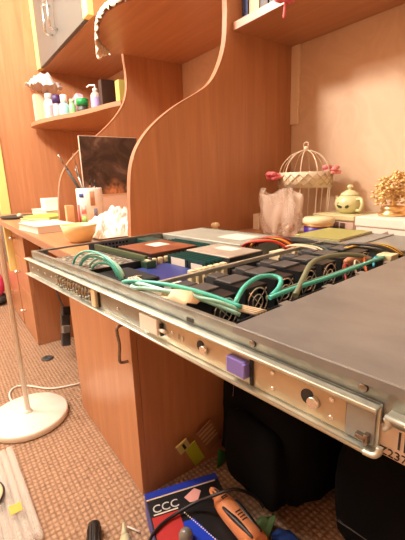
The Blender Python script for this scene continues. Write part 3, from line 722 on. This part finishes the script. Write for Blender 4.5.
# cream power sockets along the brace
pc = MB()
for k in range(6): B(pc, .298, .307, .100+.0125*k, .1085+.0125*k, -.028, -.0002, .0006)
part('power_header', pc, 'cream', srv, 'row of cream header pins'); 
for v in (.300, .318, .345): part('power_plug', B(MB(), .298, .322, v, v+.015, -.036, -.006, .001), 'cream', srv, 'cream power plug')
part('small_connector', B(MB(), .315, .335, .078, .098, -.0430, -.0170, .0015), 'label', srv, 'pale block on the blue board')
# power supply
ps = part('power_supply', B(MB(), .395, .652, .305, .4285, -.0440, -.0030, .0012), 'psu', srv, 'grey green steel power supply box')
part('supply_label', B(MB(), .43, .50, .345, .405, -.0030, -.0025), 'label', ps, 'pale sticker')
part('rear_socket', B(MB(), .575, .640, .225, .262, -.040, -.0045, .001), 'pcbteal', srv, 'teal port block by the rear wall')
pr_ = MB()
for i in range(9):
    for k in range(3): B(pr_, L1-.0022, L1-.0018, .135+.0085*i, .1405+.0085*i, -.012-.0085*k, -.0070-.0085*k)
part('vent_holes', pr_, 'ink', srv, 'dark square vent holes in the rear wall')
part('foam_pad', B(MB(), .345, .436, .014, .082, -.044, -.0115, .004), 'foam', srv, 'black foam pad')
part('tape_piece', MB().sheet([[S(.200+.013*i+.004*math.sin(k*2.1+i), .008+.007*k+.003*math.sin(i*2), -.006+.014*math.exp(-((i-1.8)**2+(k-2.2)**2)/2.6)+.002*math.sin(i*3+k*2)) for k in range(6)] for i in range(5)], .0012, True), 'tape', srv, 'crumpled tan tape')
# fans
def fan(v):
    f_ = MB(); W2 = .0405; u0, u1 = .196, .252
    for (a0, a1, b0, b1) in ((v, v+.0022, -.0450, -.005), (v+W2-.0022, v+W2, -.0450, -.005), (v, v+W2, -.0450, -.0428), (v, v+W2, -.0072, -.005)):
        B(f_, u0, u1, a0, a1, b0, b1, .0005)
    cv, cw, r = v+W2/2, -.025, .0188
    # square corners around the round throat
    for sv in (-1, 1):
        for sw in (-1, 1):
            pts = [(cv+sv*W2/2*.97, cw+sw*.0195)]+[(cv+sv*r*math.cos(a), cw+sw*r*math.sin(a)) for a in [math.pi/2*k/6 for k in range(7)]]
            A = [f_.bm.verts.new(S(u0+.001, p[0], p[1])) for p in pts]; Z_ = [f_.bm.verts.new(S(u1-.001, p[0], p[1])) for p in pts]
            f_.bm.faces.new(A); f_.bm.faces.new(Z_[::-1])
            for k in range(len(pts)):
                j = (k+1) % len(pts); f_.bm.faces.new((A[k], A[j], Z_[j], Z_[k]))
    body = part('cooling_fan', f_, 'black', srv, 'black boxed cooling fan')
    g = MB()
    for rr in (.0178, .0095): g.tube([S(u0-.0012, cv+rr*math.cos(a), cw+rr*math.sin(a)) for a in [2*math.pi*k/20 for k in range(20)]], .0012, 6, closed=True)
    for a in (math.pi/4, 3*math.pi/4): g.tube([S(u0-.0012, cv+.023*math.cos(a), cw+.022*math.sin(a)), S(u0-.0012, cv-.023*math.cos(a), cw-.022*math.sin(a))], .0009, 6, False)
    part('grille', g, 'chrome', body, 'round chrome wire grille')
    hb = MB(); hb.cyl(S(u0+.004, cv, cw), S(u0+.03, cv, cw), .009, .009, 20)
    for k in range(7):
        a = 2*math.pi*k/7; ca, sa = math.cos(a), math.sin(a)
        rows = []
        for j in range(4):
            rr = .0085+.0030*j
            rows.append([S(u0+.006+.014*t, cv+rr*math.cos(a+.55*t), cw+rr*math.sin(a+.55*t)) for t in (0, .5, 1)])
        hb.sheet(rows, .0008)
    part('impeller', hb, 'charcoal', body)
    part('cap', B(MB(), .222, .250, v+.002, v+W2-.002, -.005, -.0022, .0012), 'fangrey', body, 'grey top cap')
    part('latch', B(B(MB(), .252, .274, v+.008, v+W2-.010, -.030, -.0020, .0015), .274, .284, v+.012, v+W2-.014, -.036, -.008, .001), 'charcoal', body)
for k in range(7): fan(.042+.0555*k)
part('bay_wall', B(MB(), .188, .1895, .014, .425, -.046, -.036), 'charcoal', srv)
# --- cables; control points are (u, v, w)
def cable(name, pts, r, m_, label=None, seg=8):
    return part(name, MB().tube([S(*p) for p in pts], r, seg, sub=5), m_, srv, label)
cable('data_cable', [(.326, .020, -.020), (.318, .006, .0005), (.285, .022, .003), (.245, .035, .003), (.205, .048, -.002), (.168, .060, -.010)], .0026, 'teal', 'thick teal data cable')
cable('data_cable', [(.345, .030, -.020), (.30, .014, .0005), (.262, .016, .002), (.225, .022, .000), (.19, .040, -.003), (.172, .058, -.013)], .0026, 'palegreen', 'pale aqua data cable')
cable('data_cable', [(.288, -.0005, .0024), (.276, .000, .0024), (.268, .006, .0024), (.235, .018, .003), (.21, .028, .001), (.165, .054, -.016)], .0024, 'palegreen')
for i, (rr, ou, ov, ow) in enumerate(((.056, .440, .050, -.012), (.049, .436, .053, -.012), (.043, .444, .051, -.014), (.037, .432, .055, -.012), (.030, .428, .049, -.014))):
    pts = []
    for k in range(9):
        a = math.pi*(-.12+1.22*k/8); pts.append((ou+rr*1.25*math.cos(a), ov-.030+.010*math.sin(a*.5)+.003*i, ow-.002+rr*.62*max(math.sin(a), -.25)))
    pts = [(ou-.02, .05, -.020)]*0+pts
    cable('data_cable', pts, .0021 if i % 2 else .0018, ('teal', 'palegreen', 'teal', 'palegreen', 'teal')[i])
cable('data_cable', [(.180, .062, -.010), (.194, .092, -.001), (.199, .122, .004), (.192, .140, .004), (.180, .143, .001), (.172, .128, -.005), (.168, .110, -.009)], .0029, 'teal', 'teal cable loop before the fans')
cable('data_cable', [(.166, .104, -.010), (.160, .135, -.006), (.150, .20, -.003), (.148, .27, -.002), (.150, .34, -.003), (.158, .40, -.008)], .0028, 'teal')
cable('data_cable', [(.172, .106, -.012), (.170, .15, -.008), (.160, .22, -.006), (.160, .30, -.006)], .0022, 'sagecable')
cable('sleeved_cable', [(.150, .130, -.010), (.168, .175, .001), (.184, .215, .007), (.190, .255, .008), (.184, .30, .006), (.172, .335, .000), (.165, .36, -.010)], .0036, 'sagecable', 'thick grey green sleeved cable')
for i in range(4):
    d2 = .0045*i
    cable('white_wire', [(.365+.004*i, .060+d2, -.016), (.345, .030+d2*.8, -.004), (.312, .016+d2, -.001), (.275, .015+d2*.8, -.006), (.24, .030+d2, -.016)], .0013, 'whitewire', None, 6)
for i in range(4):
    cable('white_wire', [(.262-.003*i, .020+.003*i, -.014), (.228, .030+.004*i, -.005), (.190, .046+.004*i, -.009), (.155, .07+.005*i, -.018)], .0016, 'whitewire', None, 6)
for i, mm_ in enumerate(('red', 'orange', 'blackwire', 'red', 'yellow', 'red', 'blackwire', 'red')):
    o_ = .0055*i
    cable('power_wire', [(.396, .306+o_*1.3, -.012), (.382, .308+o_*1.2, .001+.0012*(i%4)), (.355, .318+o_*1.1, .006+.0016*(i%3)), (.330, .332+o_, .005-.001*(i%2)), (.308, .345+o_*.9, -.012)], .0022, mm_, None, 6)
for i in range(5):
    cable('power_wire', [(.395, .35+.009*i, -.006), (.365, .355+.010*i, .001), (.325, .372+.009*i, .002), (.285, .392+.004*i, -.004), (.25, .405+.003*i, -.014)], .0024, 'blackwire', None, 6)
for i, mm_ in enumerate(('blackwire', 'blackwire', 'yellow', 'blackwire', 'yellow')):
    cable('power_wire', [(.245, .400-.001*i, -.012), (.222-.003*i, .395, .004), (.195-.003*i, .392+.002*i, .0075), (.165-.002*i, .394+.003*i, .005), (.140, .402+.003*i, -.008)], .0024, mm_, None, 6)
for i in range(3): cable('power_wire', [(.245, .345+.012*i, -.006), (.27, .352+.012*i, -.001), (.31, .345+.012*i, -.001), (.33, .34+.012*i, -.012)], .0016, ('whitewire', 'tape', 'pcbgreen')[i], None, 6)
for i in range(3): cable('power_wire', [(.150, .25+.03*i, -.020), (.165, .27+.03*i, -.004), (.168, .285+.03*i, -.004), (.160, .30+.03*i, -.02)], .0014, ('red', 'whitewire', 'orange')[i], None, 6)
part('wire_wrap', MB().tube([S(.190, .318, -.010), S(.178, .335, -.006), (S(.165, .350, -.008))], lambda t: .0035+.005*math.sin(math.pi*t), 12), mat('copper_tape', lin(176, 116, 84), .4), srv, 'copper coloured cable wrap')
part('wire_connector', B(MB(), .142, .165, .372, .400, -.012, -.002, .001), 'cream', srv, 'cream cable connector')
part('wire_connector', B(MB(), .150, .167, .345, .366, -.018, -.007, .001), 'black', srv, 'black cable connector')
cable('blue_wire', [(.150, .33, -.012), (.158, .35, -.004), (.160, .37, -.006), (.155, .385, -.014)], .0016, mat('cyan_wire', lin(60, 170, 200), .4))

# removed cover lying behind the server, local to the same direction
rc = thing('server_cover', 'removed grey sheet metal cover tray behind the server', 'cover', (SO.x, SO.y, DESK+.0005), None, SA, True)
def RB(mb, u0, u1, v0, v1, z0, z1, bev=0): return mb.box(u0, u1, -v1, -v0, z0, z1, bev)
rcm = MB(); RB(rcm, -.05, .415, .447, .660, .0330, .0350, .0005); RB(rcm, -.05, .415, .447, .449, 0, .0330); RB(rcm, -.05, .415, .658, .660, 0, .0330); RB(rcm, .413, .415, .449, .658, 0, .0330); RB(rcm, -.05, -.048, .449, .658, 0, .0330)
part('sheet', rcm, 'greysheet', rc)
part('fold', RB(MB(), .250, .257, .447, .660, .0350, .0375, .0006), 'greysheet', rc)
part('rim_pad', MB().sph((.253, -.4520, .0400), .006, (1.3, 1, .6)), 'white', rc, 'white end pad')
nb = thing('notebook', 'olive green notebook lying on the removed grey cover', 'notebook', (SO.x, SO.y, DESK+.0358), None, SA, True)
part('pages', RB(MB(), .30, .408, .505, .654, .0012, .004), 'label', nb)
part('cover', RB(RB(RB(MB(), .298, .410, .503, .656, 0, .0012), .298, .410, .503, .656, .004, .0052, .0004), .298, .410, .654, .656, 0, .0052), pm('olive_cover', (158, 154, 88), .5), nb)
# pale knob-like thing seen over the power supply
single('mushroom_ornament', MB().lathe([(0, 0), (.012, 0), (.010, .020), (.008, .029), (.013, .031), (.014, .036), (.009, .042), (0, .044)], (.885, -.678, DZ), 20), 'cream', 'small cream mushroom ornament behind the power supply', 'ornament')

# ------------------------------------------------------------------ floor lamp
LC = (1.482, -.163)
lp = thing('floor_lamp', 'white floor lamp with round base standing left of the desk cupboard', 'lamp', (*LC, 0))
part('base', MB().lathe([(0, 0), (.144, 0), (.149, .004), (.149, .024), (.144, .029), (.02, .033), (0, .033)], (*LC, .0005), 56), 'lampwhite', lp)
part('pole', MB().cyl((*LC, .03), (*LC, 1.785), .0095, .0095, 20), mat('pale_grey_pole', lin(236, 226, 212), .3), lp)
part('collar', MB().lathe([(.0095, .033), (.016, .033), (.015, .042), (.0095, .046)], (*LC, 0), 20), 'white', lp)
HD = (1.40, .22)
part('arm', MB().tube([(*LC, 1.78), (LC[0], LC[1]+.10, 1.85), (HD[0], HD[1]-.14, 1.84), (*HD, 1.80)], .008, 10), 'lampwhite', lp)
part('shade', MB().lathe([(.03, 1.79), (.08, 1.82), (.10, 1.86), (.098, 1.86), (.078, 1.824), (.03, 1.795), (.0, 1.795), (0, 1.79), (.03, 1.79)], (*HD, 0), 32), 'white', lp)
part('bulb', MB().sph((*HD, 1.83), .03), 'lampwhite', lp)
L = bpy.data.lights.new('floor_lamp_light', 'POINT'); L.energy = 48; L.color = (1.0, .965, .89); L.shadow_soft_size = .13
lo = bpy.data.objects.new('floor_lamp_light', L); C.objects.link(lo); lo.location = (HD[0], HD[1], 1.95)
part('power_cord', MB().tube([(LC[0]+.14, LC[1]+.01, .012), (1.66, -.125, .006), (1.74, -.13, .006), (1.775, -.165, .006), (1.74, -.215, .006), (1.66, -.28, .006), (1.625, -.36, .006), (1.61, -.44, .006), (1.60, -.6, .006)], .0040, 8), 'white', lp, 'white cord curling to the desk')
single('coaster', MB().lathe([(0, 0), (.030, 0), (.032, .003), (.028, .007), (.014, .008), (.010, .005), (0, .005)], (1.99, -.352, 0), 24), 'charcoal', 'dark round disc lying on the carpet beyond the lamp', 'disc')
pk = thing('bag', 'bright pink bag with dark bottom on the floor at far left', 'bag', (3.26, -.262, 0))
part('body', crumple((3.26, -.262, .16), (.10, .075, .12), 2, 3, .15), pm('hot_pink', (226, 70, 120), .6), pk)
part('bottom', crumple((3.26, -.262, .048), (.105, .08, .047), 3, 3, .12), 'charcoal', pk, 'dark bottom')

# hanging adapters in the knee space
hc = thing('power_strip', 'black power strip hanging on its cord behind the cupboard', 'power strip', (1.90, -.45, .10))
m1 = Matrix.Translation((1.93, -.455, .21)) @ Matrix.Rotation(.25, 4, 'Y') @ Matrix.Rotation(.15, 4, 'X')
part('body', MB().box(-.016, .016, -.022, .022, -.13, .07, .004, mtx=m1), 'charcoal', hc)
part('plug', MB().box(-.022, .02, -.02, .02, .02, .068, .005, mtx=m1 @ Matrix.Translation((-.036, .004, .012))), 'black', hc)
part('plug', MB().box(-.02, .02, -.02, .02, -.06, -.02, .005, mtx=m1 @ Matrix.Translation((-.036, .004, .0))), pm('grey_plug', (120, 112, 104), .5), hc, 'grey plug')
part('cord', MB().tube([m1 @ Vector((0, 0, .068)), (1.99, -.455, .32), (2.08, -.45, .42), (2.16, -.43, .55), (2.17, -.42, .70)], .0045, 8), 'blackwire', hc)

# ------------------------------------------------------------------ small things on the carpet
m = mat('clear_air_film', lin(236, 230, 222), .12); n, l, b = nodes(m)
tr_ = n.new('ShaderNodeBsdfTransparent'); ms = n.new('ShaderNodeMixShader'); lw = n.new('ShaderNodeLayerWeight'); lw.inputs['Blend'].default_value = .35
mr = n.new('ShaderNodeMapRange'); mr.inputs['To Min'].default_value = .16; mr.inputs['To Max'].default_value = .75
l.new(lw.outputs['Facing'], mr.inputs['Value']); l.new(mr.outputs['Result'], ms.inputs['Fac']); l.new(tr_.outputs[0], ms.inputs[1]); l.new(b.outputs[0], ms.inputs[2]); l.new(ms.outputs[0], n['Material Output'].inputs['Surface']); M['airfilm'] = m
ap = thing('air_cushion', 'clear inflated air column packaging with an orange mark on the carpet', 'packaging', (1.09, .0, 0), None, 0, False)
fr = Vector((.965, -.075)); bk = Vector((1.335, -.062)); 
for i in range(9):
    y0 = -.080+.0215*i
    a = Vector((.895-.005*i, y0+.004, .0125)); b2 = Vector((1.325-.005*i, y0+.014, .0125))
    pts = [a.lerp(b2, t) for t in (0, .015, .05, .3, .6, .95, .985, 1)]
    mb = MB(); mb.tube(pts, lambda t: .0035+.0085*min(1, min(t, 1-t)*12)**.5, 12, False)
    part('air_column', mb, 'airfilm', ap)
om = MB().box(1.005, 1.040, -.056, -.024, .0247, .0255, .0003)
part('print', om, pm('orange_print', (236, 176, 70), .5), ap, 'orange printed mark')
dk = thing('round_lid', 'cream round lid with dark rim at the lower left edge', 'lid', (1.12, .055, .0255))
part('disc', MB().lathe([(0, .0), (.076, .0), (.076, .006), (.072, .0075), (0, .0075)], (1.12, .055, .0255), 40), 'cream', dk)
part('rim', MB().tube([(1.12+.078*math.cos(a), .055+.078*math.sin(a), .0285) for a in [2*math.pi*k/36 for k in range(36)]], .0030, 8, closed=True), 'black', dk, 'dark rim')
sd = thing('screwdriver', 'screwdriver with ribbed black handle lying on the carpet', 'screwdriver', (.80, -.17, 0))
hm = MB(); p0 = Vector((.842, -.205, .0195)); p1 = Vector((.735, -.165, .0195))
hm.tube([p0.lerp(p1, t) for t in (0, .03, .12, .5, .85, 1)], lambda t: (.010 if t < .01 else .0165 if t < .9 else .013), 20, False)
for k in range(10):
    a = 2*math.pi*k/10; ax = (p1-p0).normalized(); s1 = Vector((-ax.y, ax.x, 0)); off = s1*.0165*math.cos(a)+Vector((0, 0, .0165*math.sin(a)))
    hm.tube([p0.lerp(p1, .12)+off, p0.lerp(p1, .85)+off], .0024, 6, False)
part('handle', hm, 'black', sd); part('shaft', MB().cyl(p1, p1+(p1-p0).normalized()*.10+Vector((0, 0, -.014)), .003), 'chrome', sd)
gl = thing('glue_bottle', 'small pale glue bottle with pointed nozzle lying on the carpet', 'bottle', (.75, -.23, 0))
g0 = Vector((.695, -.235, .0165)); g1 = Vector((.800, -.272, .014)); pale = pm('pale_green_grey', (196, 190, 156), .4)
gm = MB().tube([g0.lerp(g1, t) for t in (0, .05, .1, .45, .62)], lambda t: .0105+.0055*min(1, t*6)-(.004 if t > .9 else 0), 16, False)
part('body', gm, pale, gl); part('nozzle', MB().cyl(g0.lerp(g1, .62), g1, .010, .003, 16), pale, gl)
single('cotton_stick', MB().cyl((.792, -.279, .0045), (.756, -.299, .0045), .0022, .0022, 8), 'white', 'short white stick beside the glue bottle nozzle', 'stick')

# ------------------------------------------------------------------ under the desk
A0 = Vector((.790, -.336, 0)); e1 = Vector((-.28, -.96, 0)).normalized(); e2 = Vector((-.96, .28, 0)).normalized()
BH = .078
MX = Matrix(((e2.x, e1.x, 0, A0.x), (e2.y, e1.y, 0, A0.y), (0, 0, 1, 0), (0, 0, 0, 1)))   # local x along e2, y along e1
gb = thing('cardboard_box', 'black and blue printed hardware box on the carpet beside the cupboard', 'box', (A0.x-.13, A0.y-.06, 0))
m = mat('box_print', (.006, .006, .007), .4); M['boxblack'] = m
part('carton', MB().box(0, .27, 0, .21, .0005, BH, .001, mtx=MX), 'boxblack', gb)
part('blue_band', MB().box(-.0006, .27, -.0006, .211, .0008, BH-.006, mtx=MX).box(-.0006, .022, .0, .2105, BH-.006, BH+.0006, mtx=MX), pm('blue_print', (24, 48, 150), .35), gb, 'blue printed side and edge')
part('stripe', MB().box(.0225, .0265, 0, .20, BH, BH+.0007, mtx=MX), pm('beige_stripe', (206, 176, 150), .5), gb)
part('red_panel', MB().box(.082, .20, .004, .075, BH, BH+.0007, mtx=MX), pm('red_print', (178, 50, 50), .35), gb, 'red printed panel')
part('white_line', MB().box(.074, .0775, .010, .075, BH, BH+.0009, mtx=MX), 'label', gb)
part('silver_lettering', text_mb('CCC', .034, MX @ Matrix.Translation((.070, .010, BH+.0006)) @ frame((0, 0, 0), (0, 1, 0), (-1, 0, 0))), pm('silver_ink', (200, 196, 196), .3), gb, 'silver crescent letters')
dots = MB()
for k in range(22): dots.box(.082+.006*k, .0855+.006*k, .080+.003*k, .083+.003*k, BH, BH+.0008, mtx=MX)
part('white_dashes', dots, 'label', gb, 'slanting dashed white line')
part('blue_corner', MB().prism([(.12, .105), (.265, .17), (.265, .076), (.12, .076)], 'z', BH, BH+.0006).xf(MX), pm('blue_print', (28, 62, 190), .35), gb, 'blue printed corner')
part('pink_glow_print', MB().prism([(.05, .10), (.03, .135), (.045, .15), (.075, .13), (.07, .11)], 'z', BH, BH+.0007).xf(MX), pm('pink_print', (216, 156, 150), .35), gb, 'pale pink printed shape')
# hand tool lying on the box
T0 = Vector((.672, -.480, BH+.023)); T1 = Vector((.475, -.468, BH+.033)); ax = (T1-T0).normalized(); sd_ = Vector((-ax.y, ax.x, 0))
tl = thing('rotary_tool', 'orange hand power tool with black grips lying on the hardware box', 'power tool', (.57, -.476, BH+.001))
orange = pm('orange_plastic', (204, 130, 84), .4)
part('body', MB().tube([T0.lerp(T1, t) for t in (.20, .24, .34, .5, .7, .88, 1.0)], lambda t: .018+.010*math.sin(min(1, t*1.6)*math.pi*.55)-(.003 if t > .95 else 0), 20, False), orange, tl)
part('nose', MB().tube([T0.lerp(T1, t) for t in (0, .03, .10, .20)], lambda t: .007+.0085*t, 16, False), orange, tl)
wn = MB()
for s in (-1, 0, 1): wn.tube([T0.lerp(T1, .09)+sd_*s*.007+Vector((0, 0, .0135-.004*abs(s))), T0.lerp(T1, .20)+sd_*s*.008+Vector((0, 0, .0165-.004*abs(s)))], .0022, 6, False)
part('nose_window', wn, 'ink', tl, 'dark slots in the nose')
gr = MB()
for s in (-1, 1): gr.tube([T0.lerp(T1, t)+sd_*s*(.0165+.004*math.sin(t*5))+Vector((0, 0, .0205)) for t in (.42, .55, .7, .85, .97)], lambda t: .003+.004*math.sin(math.pi*t), 8)
part('grip', gr, 'black', tl, 'black rubber grips')
vn = MB()
for k in range(4): vn.tube([T0.lerp(T1, .60+.045*k)+sd_*(-.007)+Vector((0, 0, .0278)), T0.lerp(T1, .60+.045*k)+sd_*.007+Vector((0, 0, .0278))], .0016, 6, False)
for k in range(2): vn.tube([T0.lerp(T1, .30+.03*k)+sd_*(-.008)+Vector((0, 0, .0255)), T0.lerp(T1, .30+.03*k)+sd_*.008+Vector((0, 0, .0255))], .0016, 6, False)
part('vents', vn, 'ink', tl, 'dark vent slots')
single('tool_cable', MB().tube([(.56, -.262, .084), (.62, -.270, .084), (.657, -.283, .084), (.676, -.325, .084), (.676, -.372, .088), (.660, -.420, .105), (.625, -.448, .136), (.596, -.495, .152), (.583, -.535, .125), (.570, -.558, .10), (.552, -.560, .088)], .0042, 8), 'blackwire', 'black cable looping over the hardware box', 'cable')
single('clear_case', MB().lathe([(0, 0), (.016, 0), (.018, .006), (.017, .02), (.010, .030), (0, .034)], (.608, -.355, BH+.001), 20), pm('smoky_clear', (120, 116, 110), .15), 'smoky domed plastic piece on the hardware box', 'cap')
# yellow-green cards leaning on the cupboard side
mx_ = Matrix.Translation((.835, -.535, .080)) @ Matrix.Rotation(-.20, 4, 'Y') @ Matrix.Rotation(-.45, 4, 'X')
yc = thing('card_pack', 'yellow green card pack leaning against the dark cupboard side', 'packaging', (.835, -.535, .02))
part('card', MB().box(-.002, .002, -.020, .020, -.062, .050, .0006, mtx=mx_), pm('lime_card', (186, 200, 40), .5), yc)
part('header', MB().box(-.0025, .0025, -.002, .038, .046, .092, .0006, mtx=mx_), pm('pale_yellow_card', (206, 196, 120), .5), yc, 'pale header with a dark mark')
part('mark', MB().box(-.0034, -.0024, .012, .020, .056, .082, mtx=mx_), 'ink', yc)
mx2 = Matrix.Translation((.838, -.60, .105)) @ Matrix.Rotation(-.10, 4, 'Y') @ Matrix.Rotation(-.5, 4, 'X')
cd = thing('card_stack', 'brownish striped cards behind the yellow green pack', 'packaging', (.838, -.60, .03))
part('card', MB().box(-.002, .003, -.030, .030, -.05, .06, .0006, mtx=mx2), pm('brown_card', (140, 96, 66), .6), cd)
st = MB()
for k in range(4): st.box(-.0028, -.0018, -.028, .028, .040-.018*k, .049-.018*k, mtx=mx2)
part('stripes', st, pm('tan_stripes', (186, 146, 106), .6), cd)
def softbag(c, hx, hy, hz, seed, n_=3):
    t = bmesh.new(); bmesh.ops.create_cube(t, size=2)
    bmesh.ops.subdivide_edges(t, edges=list(t.edges), cuts=9, use_grid_fill=True)
    for v in t.verts:
        p = v.co.copy(); q = Vector((p.x, p.y, p.z)); l4 = (abs(p.x)**5+abs(p.y)**5+abs(p.z)**5)**.2
        q = q/l4; w = 1+.05*mnoise.noise(p*1.7+Vector((seed, 0, 0)))+.03*mnoise.noise(p*4+Vector((0, seed, 0)))
        v.co = Vector((c[0]+q.x*hx*w*(1-.12*max(0, q.z)), c[1]+q.y*hy*w, max(c[2]+q.z*hz*w, .001)))
    mb = MB(); mb.merge(t, True); return mb
bg = thing('backpack', 'black backpack slumped under the desk against the cupboard', 'backpack', (.70, -.80, 0))
part('body', softbag((.665, -.800, .265), .180, .18, .26, 1), 'blackmatte', bg)
part('pocket', softbag((.64, -.615, .16), .11, .035, .12, 5), 'blackmatte', bg)
part('zipper', MB().tube([(.735, -.615, .30), (.728, -.612, .34), (.725, -.612, .375)], .0016, 6), 'darkchrome', bg, 'small steel zipper pull')
part('strap', MB().sheet([[(.76+.02*math.sin(k*.4)+d_, -.61-.006*k-.01*math.sin(k*.7), .10+.038*k) for d_ in (0, .028)] for k in range(10)], .004), 'blackmatte', bg)
DUF = 1
b2_ = thing('duffel_bag', 'big black duffel bag filling the dark space under the desk', 'bag', (.17, -.83, 0))
part('body', softbag((.17, -.83, .22), .285, .19, .215, 8), 'blackmatte', b2_)
part('handle', MB().tube([(.04, -.70, .40), (.07, -.655, .45), (.17, -.645, .48), (.27, -.655, .45), (.30, -.70, .40)], .009, 8), 'blackmatte', b2_)
part('seam', MB().tube([(-.08, -.655, .12), (.05, -.638, .16), (.25, -.638, .16), (.40, -.655, .12)], .003, 6), 'charcoal', b2_)
single('wrapper', MB().sheet([[(.806-.004*k, -.600-.045*t+.012*t*k/3, .004+.085*(k/3)*(1-.5*t)+.01*t) for t in (0, .33, .66, 1)] for k in range(4)], .002), pm('deep_green', (40, 110, 40), .5), 'green wrapper standing behind the hardware box', 'wrapper')
single('cloth', crumple((.47, -.575, .022), (.055, .032, .022), 12, 3, .3), pm('dark_blue_cloth', (28, 60, 130), .8), 'dark blue cloth lying at the foot of the duffel bag', 'cloth')
single('wrapper', MB().sheet([[(.585-.010*k, -.545-.045*t, .003+.05*math.sin(k*1.1)*t*(1-t)*2+.012*k*t) for t in (0, .25, .5, .75, 1)] for k in range(6)], .002), pm('olive_green', (70, 96, 40), .6), 'olive wrapper lying beside the dark blue cloth', 'wrapper')

# ------------------------------------------------------------------ light
def area(name, loc, size, energy, col, rot=(0, 0, 0)):
    L = bpy.data.lights.new(name, 'AREA'); L.shape = 'DISK'; L.size = size; L.energy = energy; L.color = col
    o = bpy.data.objects.new(name, L); C.objects.link(o); o.location = loc; o.rotation_euler = rot; return o
LX, LY = 2.35, 1.0
cl = thing('ceiling_lamp', 'ceiling lamp hanging over the middle of the room', 'lamp', (LX, LY, ZT))
part('mount', MB().lathe([(0, -.001), (.20, -.001), (.20, -.03), (.19, -.035), (0, -.035)], (LX, LY, ZT), 40), 'lampwhite', cl)
part('stem', MB().cyl((LX, LY, 2.36), (LX, LY, ZT-.034), .012), 'chrome', cl)
part('socket', MB().cyl((LX, LY, 2.33), (LX, LY, 2.38), .03, .02), 'lampwhite', cl)
L = bpy.data.lights.new('ceiling_lamp_light', 'POINT'); L.energy = 32; L.color = (1.0, .965, .89); L.shadow_soft_size = .11
lo = bpy.data.objects.new('ceiling_lamp_light', L); C.objects.link(lo); lo.location = (LX, LY, 2.20)
w = bpy.data.worlds.new('World'); bpy.context.scene.world = w; w.use_nodes = True
w.node_tree.nodes['Background'].inputs['Color'].default_value = (.03, .025, .02, 1)

# ------------------------------------------------------------------ camera
cam = bpy.data.cameras.new('camera'); co = bpy.data.objects.new('camera', cam); C.objects.link(co)
cam.sensor_fit = 'HORIZONTAL'; cam.sensor_width = 36; cam.lens = 36*366.27/405; cam.clip_start = .01
R = ((-.58308301, -.8117859, -.03190387), (-.17729107, .16547083, -.97014807), (.79283169, -.56002058, -.24040562))   # right, down, forward
co.matrix_world = Matrix(((R[0][0], -R[1][0], -R[2][0], 0), (R[0][1], -R[1][1], -R[2][1], 0), (R[0][2], -R[1][2], -R[2][2], CZ), (0, 0, 0, 1)))
sc = bpy.context.scene; sc.camera = co
sc.view_settings.view_transform = 'Standard'; sc.view_settings.look = 'None'; sc.view_settings.gamma = 1; sc.view_settings.use_curve_mapping = False
sc.view_settings.exposure = 1.80
